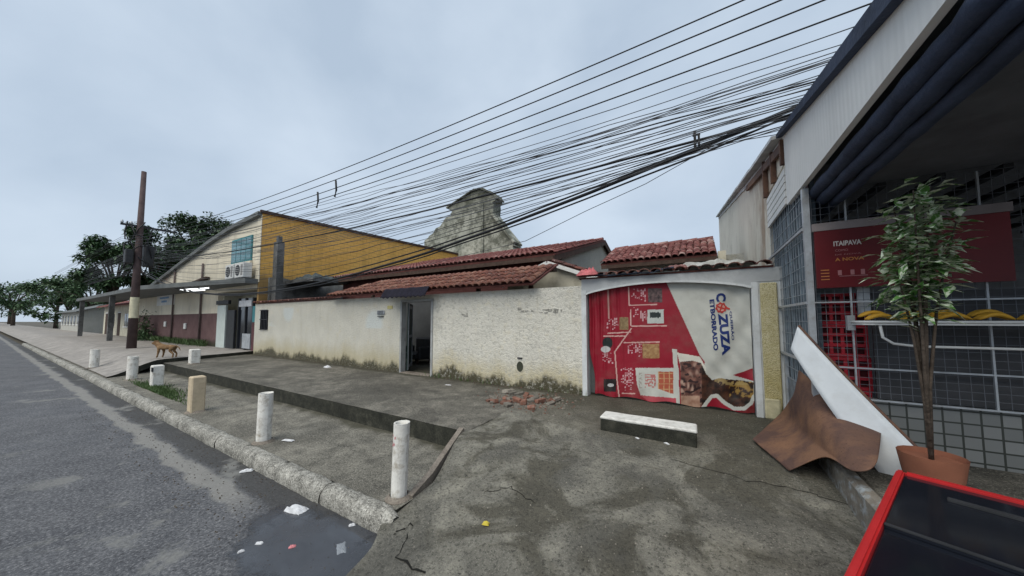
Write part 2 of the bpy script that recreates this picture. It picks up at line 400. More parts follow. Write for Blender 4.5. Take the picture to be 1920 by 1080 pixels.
def m_clad():
    t = NT('white_cladding'); Y, Z = t.sep()[1], t.sep()[2]
    c = t.ramp(t.noise(.8, 4, .6), [(.3, (.68, .69, .68)), (.7, (.77, .78, .77))])
    c = t.mix(t.ramp(t.noise(2.5, 6, .7, vec=t.map(t.pos(), (1, 1, .1))), [(.5, 0.0), (.75, .35)]), c, (.33, .33, .32))
    w = t.math('SINE', t.math('MULTIPLY', Y, 78))
    return t.out(c, .65, t.bump(w, .12, .01), 0, .35)
M_clad = m_clad()
def m_cladold():
    t = NT('stained_cladding'); Y, Z = t.sep()[1], t.sep()[2]
    c = t.ramp(t.noise(.6, 5, .6), [(.3, (.64, .60, .51)), (.7, (.76, .72, .62))])
    w = t.ramp(t.math('FRACT', t.math('MULTIPLY', Y, 1.0)), [(0, 1.0), (.025, 0.0)])
    c = t.mix(w, c, (.3, .27, .22))
    rm = t.math('MULTIPLY', t.rng(Y, 10.5, 6.5), t.ramp(t.noise(1.1, 6, .7, vec=t.map(t.pos(), (1, .8, .35))), [(.47, 0.0), (.6, .9)]))
    c = t.mix(rm, c, t.mix(t.noise(7, 5, .7), (.10, .035, .015), (.36, .18, .07)))
    dk = t.ramp(t.noise(.9, 6, .7), [(.55, 0.0), (.72, .5)])
    c = t.mix(dk, c, (.26, .22, .18))
    return t.out(c, .8, t.bump(t.noise(30, 4, .6), .2, .01), 0, .25)
M_cladold = m_cladold()
def m_rust():
    t = NT('rusted_steel')
    c = t.ramp(t.noise(2.5, 5, .55), [(.2, (.085, .052, .047)), (.5, (.12, .07, .056)), (.8, (.19, .105, .068))])
    c = t.mix(t.ramp(t.noise(1.7, 5, .6), [(.48, 0.0), (.62, .65)]), c, (.29, .155, .088))
    c = t.mix(t.ramp(t.noise(45, 4, .7), [(.55, 0.0), (.7, .5)]), c, (.04, .02, .018))
    return t.out(c, .85, t.bump(t.noise(30, 5, .7), .4, .008), .1, .3)
M_rust = m_rust()
def m_leaf(name, a, b, v=None):
    t = NT(name); c = t.mix(t.noise(1.3, 3, .6), a, b)
    if v: c = t.mix(t.ramp(t.noise(22, 3, .6), [(.46, 0.0), (.54, .95)]), c, v)
    m = t.out(c, .55, None, 0, .35)
    t.b.inputs['Subsurface Weight'].default_value = 0.0
    return m
M_leaf = m_leaf('tree_leaf', (.035, .075, .035), (.085, .15, .065))
M_leafv = m_leaf('variegated_highlit_leaf', (.05, .15, .03), (.12, .26, .06), (.62, .66, .52))  # white blotches are leaf variegation and painted highlights together
M_grass = m_leaf('grass_blade', (.035, .075, .02), (.09, .14, .045))
M_bark = simple('bark', (.09, .07, .055), .95, .4, 8, .6, 20, .04)
M_paper = simple('litter_white', (.6, .61, .63), .7, .3, 20)
M_litp = simple('litter_pink', (.6, .22, .24), .7, .2, 30)
M_lity = simple('litter_yellow', (.55, .45, .06), .7, .2, 30)
M_brick = simple('brick_clay', (.2, .095, .068), .95, .35, 9, .5, 30, dirt=(.25, .22, .19), dirtamt=.7, rnd=.35)
M_rubble = simple('rubble_grey', (.24, .22, .19), .95, .4, 9, .6, 30, rnd=.4)
M_dirt = concrete('soil_litter', (.10, .08, .06), (.035, .03, .024), (.2, .17, .13), stain=.6, scl=3)
def m_water():
    t = NT('puddle_water')
    c = t.mix(t.noise(3, 5, .6), (.03, .033, .04), (.075, .08, .092))
    m = t.out(c, t.ramp(t.noise(2.5, 5, .65), [(.4, .05), (.62, .3)]), t.bump(t.noise(20, 3, .6), .05, .004), 0, .5)
    q = t.n('ShaderNodeVectorMath'); q.operation = 'DISTANCE'; t.link(t.map(t.pos(), (.62, 1.25, 0)), q.inputs[0]); q.inputs[1].default_value = (-3.05 * .62, 1.62 * 1.25, 0)
    d = t.math('ADD', q.outputs['Value'], t.math('MULTIPLY', t.math('SUBTRACT', t.noise(2.4, 6, .7), .5), .9))
    t.link(t.rng(d, .62, .42, 0, .95), t.b.inputs['Alpha'])
    return m
M_water = m_water()

# ------------------------------------------------------------------ ground and setting
def sheet(name, mat, pts, z):
    m = MB(); m.face([(x, y, z) for x, y in pts]); return tag(m.build(name, mat), kind='structure')
M_ground = concrete('ground_soil', (.12, .11, .09), (.06, .055, .045), (.17, .16, .13))
sheet('ground', M_ground, [(-700, -700), (700, -700), (700, 700), (-700, 700)], -.32)
m = MB(); m.grid(lambda u, v: (-260 + 290 * u, -9 + 11.03 * v, -.15 - .0035 * (2.03 - (-9 + 11.03 * v)) ** 0), 58, 6)
tag(m.build('road', M_road), kind='structure')
# lower pavement strip between kerb and raised slab
def pav(u, v):
    x = -46 + (46 - 2.62) * (u ** .5); y = 2.2 + 1.5 * v
    return (x, y, .0 + .012 * nz2(x, y, .9) + .02 * v)
m = MB(); m.grid(pav, 160, 8); tag(m.build('pavement', M_pave), kind='structure')
m = MB(); m.face([(-2.62, 2.2, .0), (-2.62, 3.6, .02), (-2.62, 3.6, -.3), (-2.62, 2.2, -.3)]); tag(m.build('pavement_end', M_riser), kind='structure')
# raised slab in front of the wall
def slabf(u, v):
    x = -18.3 + (18.3 - 2.86) * u; y = 3.57 + 3.1 * v + (1 - v) * .012 * nz2(x, 0, 2.2)
    return (x, y, .30 + .006 * nz2(x, y, 1.1))
m = MB(); m.grid(slabf, 90, 16); slab = tag(m.build('raised_slab', M_slab), kind='structure')
m = MB(); m.grid(lambda u, v: (-18.3 + 15.42 * u, 3.574 + .02 * v + .012 * nz2(-18.3 + 15.42 * u, 0, 2.2) * (1 - v) - .012 * (v > .9) + .015 * nz2(-18.3 + 15.42 * u, v, 3.1) * v, .298 - .33 * v), 110, 4)
MBr = m.build('slab_riser', M_riser, slab)
# driveway ramp
PK = [(-3, -.147), (1.0, -.14), (1.7, -.11), (2.2, -.045), (2.8, .05), (3.6, .17), (4.6, .255), (5.9, .30), (6.9, .302)]
def rampz(x, y):
    for (a, za), (b, zb) in zip(PK, PK[1:]):
        if y <= b: t = (y - a) / (b - a); z = za + (zb - za) * t; break
    else: z = .302
    w = sst(-1.6, -2.9, x) * sst(2.7, 3.55, y)
    z = z * (1 - w) + .297 * w
    z += .018 * nz2(x, y, 1.3) * sst(6.6, 5.5, y) + .008 * nz2(x, y, 4.1)* sst(6.6, 5.5, y)
    return z
def rampf(u, v):
    y = -2.6 + 9.25 * v
    xl = -2.63 if y > 2.05 else -2.63 + .5 * (2.05 - y) + .07 * nz2(0, y, 3.0)
    if y > 3.55: xl = -2.9
    elif y > 2.7: xl = -2.63 - .27 * (y - 2.7) / .85
    x = xl + (1.25 - xl) * u
    return (x, y, rampz(x, y))
m = MB(); m.grid(rampf, 90, 190); tag(m.build('driveway_ramp', M_ramp), kind='structure')
m = MB()
for a, b in (((-2.93, 3.56, .305), (-2.72, 2.75, .06)), ((-2.72, 2.75, .06), (-2.67, 2.42, -.02))): m.bar(a, b, .07, .1)
tag(m.build('ramp_edging', M_edge), kind='structure')
def crack(name, pts, w, zf, seed):
    random.seed(seed); P = []
    for a, b in zip(pts, pts[1:]):
        for k in range(7): t_ = k / 7; P.append((a[0] + (b[0] - a[0]) * t_ + random.gauss(0, .018), a[1] + (b[1] - a[1]) * t_ + random.gauss(0, .018)))
    m = MB()
    L_ = [(x, y + w * random.uniform(.3, 1.2), zf(x, y) + .004) for x, y in P]; R_ = [(x + w * .4, y - w * random.uniform(.3, 1.2), zf(x, y) + .004) for x, y in P]
    for i in range(len(P) - 1): m.face([L_[i], L_[i + 1], R_[i + 1], R_[i]])
    return tag(m.build(name, simple('crack_dark', (.012, .012, .01), .95)), kind='structure')
crack('crack', [tuple(onz(*q, -.05)[:2]) for q in ((735, 1000), (770, 985), (742, 1040), (800, 1062))], .012, rampz, 1)
crack('crack', [tuple(onz(*q, .1)[:2]) for q in ((1250, 880), (1400, 922), (1520, 948), (1640, 985))], .006, rampz, 2)
crack('crack', [tuple(onz(*q, .05)[:2]) for q in ((905, 925), (960, 918), (1010, 950))], .007, rampz, 3)
# neighbour's higher paving, its edge is the dark step at the end of the slab
def nbf(u, v):
    y = 2.24 + 4.6 * v; x1 = -16.35 - .42 * (y - 2.3) if y < 3.4 else -16.81 - .285 * (y - 3.4)
    x = x1 - 280 * (u ** 3)
    return (x, y, .03 + .40 * sst(2.1, 3.6, y) + .008 * nz2(x, y, .8))
m = MB(); m.grid(nbf, 60, 24); nbp = tag(m.build('neighbour_paving', M_nbp), kind='structure')
m = MB()
m.grid(lambda u, v: (nbf(0, u)[0] + .004 + .02 * nz2(u * 20, v), nbf(0, u)[1], max(-.05, nbf(0, u)[2] + .004 - .2 * v)), 40, 3)
m.build('step_edge', M_riser, nbp)
# kerb built of stones
kerb = thing('kerb', (-20, 2.1, -.15), None, None); kerb['kind'] = 'structure'
x = -2.55; i = 0
while x > -46:
    L = random.uniform(.85, 1.15) if x > -30 else 4.0
    x1 = x; x0 = x - L + .004; tp = .012 + random.uniform(-.006, .006); dy = random.uniform(-.006, .006)
    sd_ = i * 7.3
    n = 14 if x > -18 else 4
    prof = [(2.02, -.2), (2.015, -.1), (2.03, -.035), (2.075, tp - .004), (2.13, tp + .006), (2.19, tp), (2.225, -.02), (2.23, -.1)]
    def kf(u, v, x0=x0, x1=x1, prof=prof, dy=dy, sd_=sd_):
        k = v * (len(prof) - 1); j = min(int(k), len(prof) - 2); t = k - j
        y = prof[j][0] * (1 - t) + prof[j + 1][0] * t; z = prof[j][1] * (1 - t) + prof[j + 1][1] * t
        xx = x0 + (x1 - x0) * u; e = min(u, 1 - u) * (x1 - x0)
        er = max(0, .03 - e) * .4
        r = .010 * mnoise.noise(Vector((xx * 3, v * 3, 2))) + .008 * mnoise.noise(Vector((xx * 13, v * 8, sd_)))
        if i == 0: r -= .03 * sst(.82, 1, u)
        return (xx, y + dy + (er if y < 2.1 else -er) - r * (1 if y < 2.12 else -1) * .8, z - (er * .8 if z > -.05 else 0) + r * (1 if z > -.06 else 0))
    m = MB(); m.grid(kf, n, 14 if x > -18 else 7)
    o = m.build('kerb_stone', M_kerb, kerb)
    x -= L; i += 1
# puddle in the gutter
m = MB(); c0 = (-3.15, 1.52)
ang = [k * 2 * math.pi / 40 for k in range(40)]
m.face([(c0[0] + math.cos(a) * (1.5 + .16 * mnoise.noise(Vector((math.cos(a) * 2, math.sin(a) * 2, 1)))) * (1.0 if math.cos(a) < 0 else .82),
         min(2.03, c0[1] + .8 * math.sin(a) * (1 + .35 * mnoise.noise(Vector((math.cos(a) * 2.5, math.sin(a) * 2.5, 5))))), -.1455 if True else 0) for a in ang])
o = m.build('puddle', M_water); tag(o, kind='structure')

# ------------------------------------------------------------------ clay tile helper
def tile_mesh(name, w, l, mat, h=None):
    h = h or w * .36; n = 7; m = MB(); bm = m.bm; t = .012
    def ring(y, k, off, dz): return [bm.verts.new((-math.cos(math.pi * i / (n - 1)) * (w / 2 - off) * k, y, math.sin(math.pi * i / (n - 1)) * (h - off) * k + dz)) for i in range(n)]
    A = ring(0, 1.0, 0, .012); B = ring(l, .86, 0, 0); C = ring(0, 1.0, t, .012)
    D = ring(l, .86, t, 0)
    for P, Q in ((A, B), (C, A), (D, C)):
        for i in range(n - 1): bm.faces.new((P[i], P[i + 1], Q[i + 1], Q[i]))
    bmesh.ops.recalc_face_normals(bm, faces=bm.faces)
    for f in bm.faces: f.smooth = abs(f.normal.y) < .5
    me = bpy.data.meshes.new(name); bm.to_mesh(me); bm.free(); me.materials.append(mat); return me
def lay_tiles(parent, me, o, u, s, W, L, tw, ex, limit=300, skip=None, jit=.012, tilt=.05):
    """tiles over a roof plane: o lower-left corner, u along the eave, s up the slope"""
    o = Vector(o); u = Vector(u).normalized(); s = Vector(s).normalized(); n = u.cross(s).normalized()
    cols = int(W / tw); rows = int(L / ex); cnt = 0; rest = []
    for r in range(rows):
        for c in range(cols):
            if skip and skip(c / cols, r / rows): continue
            p = o + u * ((c + .5) * tw + random.uniform(-jit, jit)) + s * (r * ex + random.uniform(-jit, jit)) + n * (.006 + random.uniform(0, .006))
            a = random.uniform(-.03, .03)
            uu = (u * math.cos(a) + s * math.sin(a)); ss = n.cross(uu)
            ss = (ss - n * tilt * .3).normalized(); nn = uu.cross(ss)
            M = Matrix((uu, ss, nn)).transposed()
            if cnt < limit: inst('tile', me, parent, p, M.to_euler())
            else: rest.append((p, M))
            cnt += 1
    if rest:
        bm = bmesh.new()
        for p, M in rest:
            k = len(bm.verts); bm.from_mesh(me); bm.verts.ensure_lookup_table()
            for v in bm.verts[k:]: v.co = M @ v.co + p - WO[parent.name]
        m2 = bpy.data.meshes.new('tiles'); bm.to_mesh(m2); bm.free(); m2.materials.append(me.materials[0])
        q = bpy.data.objects.new('tiles', m2); link(q); q.parent = parent; q['kind'] = 'stuff'; WO[q.name] = WO[parent.name]

T_or = tile_mesh('tile_orange', .2, .42, M_tile_or); T_rd = tile_mesh('tile_red', .19, .42, M_tile_rd); T_dk = tile_mesh('tile_dark', .2, .36, M_tile_dk)

# ------------------------------------------------------------------ front boundary wall with the gate
WY = 6.5
wall = thing('boundary_wall', (-8, WY, .3), 'long whitewashed front wall with mossy foot, doorway and arched gate opening', 'wall')
ZT = 2.57
m = MB()
def wallgrid(x0, x1, z0, z1, mat, n=40, nv=16, amp=.012):
    m = MB(); k = 0
    m.grid(lambda u, v: (x0 + (x1 - x0) * u, WY - amp * mnoise.noise(Vector(((x0 + (x1 - x0) * u) * 1.7, 0, (z0 + (z1 - z0) * v) * 1.7))) * (0 if u in (0, 1) or v in (0, 1) else 1), z0 + (z1 - z0) * v), n, nv)
    return m
DX0, DX1 = -7.66, -6.47
GX0, GX1 = -2.05, .72
for (x0, x1, mt) in ((-17.45, DX0 - .06, M_wallL), (DX1 + .06, GX0 - .1, M_wallR)):
    m = wallgrid(x0, x1, .2, ZT, mt)
    m.box(x0 + .001, x1 - .001, WY + .03, WY + .17, .2, ZT - .002)
    m.face([(x0, WY, .2), (x0, WY + .1, .2), (x0, WY + .1, ZT), (x0, WY, ZT)]); m.face([(x1, WY, .2), (x1, WY + .1, .2), (x1, WY + .1, ZT), (x1, WY, ZT)])
    m.face([(x0, WY, ZT), (x1, WY, ZT), (x1, WY + .1, ZT), (x0, WY + .1, ZT)])
    m.build('wall_panel', mt, wall)
boxo('lintel', M_wallL, wall, DX0 - .06, DX1 + .06, WY + .004, WY + .17, 2.44, ZT - .003)
for xa in (DX0 - .065, DX1 - .0): boxo('door_frame', simple('door_frame_paint', (.36, .37, .37), .8, .25, 3, dirt=(.15, .14, .12), dirtamt=.6), wall, xa, xa + .065, WY - .025, WY + .15, .28, 2.44)
boxo('door_frame', simple('door_frame_paint', (.36, .37, .37)), wall, DX0 - .065, DX1 + .065, WY - .022, WY + .15, 2.38, 2.442)
boxo('threshold', M_edge, wall, DX0, DX1, WY - .06, WY + .2, .26, .325, bev=.01)
# open steel door leaf turned inwards on the left jamb
LD = Vector((-.66, .75, 0)); LO = Vector((DX0 + .05, WY + .17, 0)); LN = Vector((.75, .66, 0))
def lbar(name, mat, par, u0, u1, z0, z1, off, th):
    m = MB(); a = LO + LD * u0 + LN * off; b = LO + LD * u1 + LN * off
    m.bar((a.x, a.y, (z0 + z1) / 2), (b.x, b.y, (z0 + z1) / 2), th, z1 - z0); return m.build(name, mat, par)
leaf = lbar('door_leaf', simple('dark_green_steel', (.03, .05, .045), .5, .3, 4), wall, 0, 1.05, .34, 2.36, 0, .03)
for u in (.02, .93): lbar('rail', M_galv, leaf, u, u + .09, .36, 2.34, .024, .015)
for zz in (.4, 1.3, 2.2): lbar('rail', M_galv, leaf, .12, .92, zz, zz + .08, .023, .013)
# small barred window, mail slot, plate, meter niche
p = ony(490, 582, WY); 
boxo('window_recess', M_panedk, wall, -16.86, -16.16, WY - .012, WY + .01, 1.44, 2.28)
for k in range(5): boxo('window_bar', M_dark, wall, -16.82 + k * .145, -16.79 + k * .145, WY - .04, WY - .015, 1.42, 2.3)
for zz in (1.42, 1.86, 2.27): boxo('window_bar', M_dark, wall, -16.88, -16.14, WY - .05, WY - .041, zz, zz + .03)
ms = boxo('mail_slot', M_galv, wall, -8.8, -8.45, WY - .03, WY + .0, 2.02, 2.15, bev=.006)
for k in range(4): boxo('slit', M_dark, ms, -8.77, -8.48, WY - .034, WY - .029, 2.035 + k * .028, 2.05 + k * .028)
boxo('mail_slot_lip', M_dark, wall, -8.76, -8.5, WY - .05, WY, 1.955, 1.972)
boxo('number_plate', simple('plate_yellow', (.5, .45, .2), .6), wall, -8.33, -8.1, WY - .012, WY + .01, 2.19, 2.29)
m = MB(); 
m.prism([(-3.64 + .085 * math.cos(a), .775 + .12 * math.sin(a)) for a in [k * math.pi / 8 for k in range(16)]], WY - .012, WY + .012)
nich = m.build('meter_niche', simple('niche_dark', (.05, .055, .04), .9), wall)
m = MB(); m.prism([(-3.64 + .11 * math.cos(a), .775 + .145 * math.sin(a)) for a in [k * math.pi / 8 for k in range(16)]], WY - .008, WY + .008); m.build('niche_rim', M_wallR, nich)
boxo('niche_cap', M_dark, nich, -3.7, -3.58, WY - .03, WY, .955, .985)
# rough cement scars on the rough-cast wall
m = MB()
for k, (xa, xb, za, zb) in enumerate(((-5.45, -5.2, 1.9, 2.12), (-3.7, -3.25, 2.02, 2.1), (-3.18, -2.9, 1.98, 2.08), (-2.85, -2.6, 2.0, 2.07))):
    for q in range(5):
        xx = random.uniform(xa, xb); zz = random.uniform(za, zb)
        m.box(xx, xx + random.uniform(.03, .1), WY - .016, WY + .01, zz, zz + random.uniform(.015, .05), bev=.004)
m.build('plaster_scar', simple('scar_cement', (.40, .39, .35), .95, .3, 9), wall)
# gate surround: jambs, arched lintel, pebble pier
boxo('gate_jamb', M_trim, wall, GX0 - .1, GX0, WY - .03, WY + .2, .25, 2.47)
boxo('gate_jamb', M_trim, wall, GX1, GX1 + .085, WY - .03, WY + .2, .25, 2.47)
arch = []
for k in range(25):
    u = k / 24; xx = GX0 + (GX1 - GX0) * u
    arch.append((xx, 2.40 + .17 * (math.sin(math.pi * u) ** .75)))
m = MB(); poly = [(GX0 - .1, 2.72), (GX0 - .1, 2.474), (GX0, 2.474)][::1]
m.prism([(GX1 + .5, 2.70), (GX0 - .1, 2.70), (GX0 - .1, 2.474), (GX0, 2.474), (GX0, 2.40)] + arch[1:-1] + [(GX1, 2.40), (GX1, 2.474), (GX1 + .5, 2.474)], WY - .012, WY + .2)
m.build('gate_lintel', M_lintel, wall)
m = MB()
for a, b in zip(arch, arch[1:]): m.bar((a[0], WY - .02, a[1] - .012), (b[0], WY - .02, b[1] - .012), .05, .035)
m.build('arch_moulding', M_trim, wall)
boxo('gate_pier', M_trim, wall, GX1 + .087, GX1 + .42, WY + .0, WY + .2, .25, 2.473)
boxo('pier_panel', M_pebble, wall, GX1 + .11, GX1 + .33, WY - .045, WY - .001, .33, 2.45, bev=.015)
boxo('pier_foot', simple('pier_foot', (.5, .46, .3), .9, .3, 8, .5), wall, GX1 + .1, GX1 + .30, WY - .08, WY - .046, .3, .62, bev=.02)
boxo('pier_plate', M_galv, wall, 1.075, 1.12, WY - .16, WY - .1, .3, 1.35)
# coping tiles, each one laid on the wall head
for xa, xb, zz, me, tw in ((-17.4, -11.3, ZT, T_dk, .2), (-2.2, 1.02, 2.7, T_dk, .2)):
    boxo('coping_bed', M_deck, wall, xa, xb, WY - .03, WY + .16, zz + .001, zz + .03)
    k = xa
    while k < xb - .1:
        inst('coping_tile', me, wall, (k + .1, WY - .12 + random.uniform(-.015, .015), zz + .028 + random.uniform(0, .008)), (R(9) + random.uniform(-.03, .03), random.uniform(-.05, .05), random.uniform(-.06, .06)))
        k += tw
# little purple tarpaulin hood over the door
M_hood = simple('hood_purple', (.012, .01, .022), .8, .4, 6, .5, 14, .03)
hx0, hx1 = -8.05, -6.25
m = MB()
m.grid(lambda u, v: (hx0 + (hx1 - hx0) * u, 6.185 - .17 * v, 2.75 - .27 * v + .018 * math.sin(u * 60) * v + .02 * nz2(u * 9, v * 3)), 46, 8)
m.thick(.012); hood = m.build('door_hood', M_hood, wall)
k = hx0
# ---- the printed banner closing the gate
BY = WY + .09
def hsh(a, b): return (math.sin(a * 12.9898 + b * 78.233) * 43758.5453) % 1.0
def inpoly(px, py, poly):
    r = False; j = len(poly) - 1
    for i in range(len(poly)):
        if (poly[i][1] > py) != (poly[j][1] > py) and px < (poly[j][0] - poly[i][0]) * (py - poly[i][1]) / (poly[j][1] - poly[i][1]) + poly[i][0]: r = not r
        j = i
    return r
def segd(px, py, a, b):
    dx, dy = b[0] - a[0], b[1] - a[1]; t = max(0, min(1, ((px - a[0]) * dx + (py - a[1]) * dy) / (dx * dx + dy * dy)))
    return math.hypot(px - a[0] - t * dx, py - a[1] - t * dy)
C_RED, C_WH, C_NAVY = (.25, .006, .02), (.50, .51, .47), (.012, .03, .14)
P_white = [(672, -40), (1460, -40), (1460, 670), (1225, 750), (1460, 815), (1460, 1100), (960, 1100), (1000, 640), (960, 590)]
P_strip = [(736, 535), (775, 540), (806, 1100), (780, 1100), (748, 700)]
P_card = [(437, 690), (790, 690), (790, 936), (700, 932), (480, 912), (450, 820)]
P_pink = [(480, 914), (785, 936), (790, 1010), (700, 1000), (540, 960)]
P_under = [(775, 565), (960, 600), (1010, 690), (1010, 800), (800, 660)]
P_meat = [(800, 640), (900, 632), (970, 650), (1012, 740), (1060, 790), (1120, 775), (1395, 805), (1395, 900), (1360, 985), (1290, 1012), (1210, 1000), (1150, 950), (1095, 905), (1050, 915), (960, 1100), (808, 1100)]
P_low = [(958, 1100), (1065, 918), (1110, 930), (1180, 1000), (1255, 1034), (1340, 1015), (1460, 900), (1460, 1100)]
L_white = [(960, 1045), (1055, 922), (1100, 915), (1160, 975), (1240, 1022), (1320, 1018), (1375, 975), (1395, 920)]
LINES = [((383, 40), (388, 182)), ((388, 184), (610, 176)), ((400, 220), (402, 345)), ((410, 352), (690, 349)), ((405, 372), (270, 560)), ((345, 487), (630, 480)),
         ((270, 560), (290, 800)), ((290, 800), (314, 1000)), ((330, 898), (432, 898)), ((215, 411), (400, 400)), ((180, 434), (355, 432)), ((215, 60), (222, 290))]
PHOTOS = [(540, 45, 655, 160, (.02, .012, .014), (.16, .10, .10)), (535, 218, 668, 330, (.42, .46, .44), (.52, .55, .52)), (495, 495, 632, 612, (.22, .10, .04), (.42, .27, .12)), (308, 280, 382, 382, (.16, .10, .05), (.30, .22, .11))]
TEXTS = [(480, 48, 525, 160, .55), (405, 50, 470, 165, .25), (478, 228, 525, 328, .75), (420, 200, 465, 330, .3), (375, 495, 488, 612, .45), (205, 285, 298, 388, .4), (172, 570, 262, 668, .4), (320, 690, 425, 885, .42)]
def banner_col(px, py):
    x = (px - 1090) * 4.32; y = (py - 530) * 4.32
    c = C_RED
    if inpoly(x, y, P_white): c = C_WH
    for a, b in LINES:
        if segd(x, y, a, b) < 5: c = (.58, .36, .33)
    for (x0, y0, x1, y1, d0, d1) in PHOTOS:
        if x0 < x < x1 and y0 < y < y1:
            n = hsh(int(x / 9), int(y / 9)) * .4 + .6 * (mnoise.noise(Vector((x / 22, y / 22, 3))) * .8 + .5); c = sub(d0, d1, max(0, min(1, n)))
            if x0 == 535 and abs(y - 262) < 22 + 10 * mnoise.noise(Vector((x / 15, 0, 0))) and 555 < x < 645: c = (.02, .03, .03)
    for (x0, y0, x1, y1, dens) in TEXTS:
        if x0 < x < x1 and y0 < y < y1:
            col = int((x - x0) / 15); 
            if ((x - x0) % 15) < 11 and hsh(col * 3.3 + x0, int(y / 7)) < dens * (.6 + .6 * hsh(col, x0)) and (y - y0) < (y1 - y0) * (.55 + .45 * hsh(col, y0)): c = (.56, .34, .36)
    if ((x - 212) / 42) ** 2 + ((y - 488) / 46) ** 2 < 1: c = (.012, .02, .02)
    if ((x - 196) / 38) ** 2 + ((y - 540) / 26) ** 2 < 1 and y > 512: c = (.5, .5, .5)
    if 182 < x < 282 and 780 < y < 882: c = (.012, .008, .01)
    if ((x - 238) / 26) ** 2 + ((y - 830) / 14) ** 2 < 1: c = (.45, .45, .45)
    if inpoly(x, y, P_card): 
        c = C_WH
        if 622 < x < 745 and 720 < y < 900 and y < 860 + (x - 622) * .35: c = (.50, .30, .15) if (int(x - 622) % 44 < 7 or (y % 43) < 6) else (.38, .09, .05)
        elif 515 < x < 603 and 742 < y < 850 and hsh(int(x / 10), int(y / 10)) < .6: c = (.44, .15, .14)
        elif 466 < x < 492 and 730 < y < 855 and hsh(int(x / 9), int(y / 9)) < .5: c = (.33, .3, .27)
    if inpoly(x, y, P_pink): c = (.42, .06, .08)
    if inpoly(x, y, P_under): c = (.62, .60, .53)
    if inpoly(x, y, P_meat):
        n = mnoise.noise(Vector((x / 60, y / 45, 1))) + .5 * mnoise.noise(Vector((x / 22, y / 22, 2))) + .25 * mnoise.noise(Vector((x / 9, y / 9, 2)))
        n = max(0, min(1, n * .7 + .45))
        n2 = abs(mnoise.noise(Vector((x / 34, y / 70, 7)))) * 1.6
        if x < 975: c = sub(sub((.03, .012, .012), (.26, .12, .09), n), (.42, .28, .22), max(0, min(1, (n2 - .45) * 1.6))) if mnoise.noise(Vector((x / 50, y / 28, 11))) > -.18 else (.03, .014, .014)
        else: c = sub((.006, .004, .004), (.085, .03, .015), n)
        if x < 960 and y > 915: c = sub((.28, .15, .1), (.46, .30, .22), n)
        if x > 1200 and 795 < y < 905 + 30 * n and n > .42: c = sub((.12, .06, .015), (.40, .25, .06), n)
        if x > 1080 and y < 830 and n > .4: c = sub(c, (.40, .30, .12), .6)
    if inpoly(x, y, P_low): c = C_RED if x < 1290 else (.16, .012, .015)
    for a, b in zip(L_white, L_white[1:]):
        if segd(x, y, a, b) < 15: c = C_WH
    if inpoly(x, y, P_strip): c = C_WH
    return c
def wrinkle(x, z):
    lf = sst(-.9, -1.9, x)
    w = lf * (.020 * math.sin(x * 38 + .8 * math.sin(z * 2)) + .012 * math.sin(x * 71 + z)) * (.4 + .6 * sst(.6, 2.3, z))
    rg = sst(-.3, .5, x)
    w += rg * (.024 * math.sin((x * 1.0 - z * .55) * 15) + .014 * math.sin((x + z * .8) * 22)) * (.35 + .65 * abs(mnoise.noise(Vector((x * 1.5, z * 1.5, 0)))))
    w += .03 * mnoise.noise(Vector((x * 1.6, z * 1.3, 4))) + .004 * mnoise.noise(Vector((x * 7, z * 6, 2)))
    w += .02 * sst(.55, .3, z) * math.sin(x * 17)
    return w
def topz(x): 
    u = (x - GX0) / (GX1 - GX0); return 2.45 + .16 * max(0, math.sin(math.pi * min(1, max(0, u)))) ** .75
def proj(p):
    v = np.array(p) - CAM; w = v @ FW; return 960 + FPX * (v @ RT) / w, 540 + SH - FPX * (v @ UP) / w
ban = thing('advertising_banner', (-.66, BY, .33), 'large wrinkled red and white food advertising banner hung across gate opening', 'banner')
NX, NZ = 330, 260
bx0, bx1 = GX0 + .03, GX1 - .015
vs = []; cols = []
for i in range(NX + 1):
    u = i / NX; xx = bx0 + (bx1 - bx0) * u
    for j in range(NZ + 1):
        v = j / NZ; zb = .335 + .02 * math.sin(xx * 9) ; zt = topz(xx)
        zz = zb + (zt - zb) * v
        xo = xx
        if u < .12: xo += .10 * (1 - u / .12) * sst(1.3, .6, zz)   # lower left corner pulled in
        cols.append(banner_col(*proj((xo, BY, zz)))); vs.append((xo + .66, wrinkle(xo, zz), zz - .33))
fs = [(i * (NZ + 1) + j, (i + 1) * (NZ + 1) + j, (i + 1) * (NZ + 1) + j + 1, i * (NZ + 1) + j + 1) for i in range(NX) for j in range(NZ)]
me = bpy.data.meshes.new('banner_cloth'); me.from_pydata(vs, [], fs); me.update()
at = me.color_attributes.new('print', 'FLOAT_COLOR', 'POINT')
at.data.foreach_set('color', np.array([(c[0], c[1], c[2], 1.0) for c in cols], dtype=np.float32).ravel())
me.polygons.foreach_set('use_smooth', [True] * len(fs))
t = NT('printed_vinyl'); a = t.n('ShaderNodeAttribute'); a.attribute_name = 'print'
dirt = t.ramp(t.noise(2.2, 6, .7), [(.5, 0.0), (.78, .35)])
M_vinyl = t.out(t.mix(dirt, a.outputs['Color'], (.16, .14, .11)), .5, t.bump(t.noise(160, 2, .5), .05, .002), 0, .35)
me.materials.append(M_vinyl)
cl = bpy.data.objects.new('cloth', me); link(cl); cl.parent = ban; WO[cl.name] = WO[ban.name]
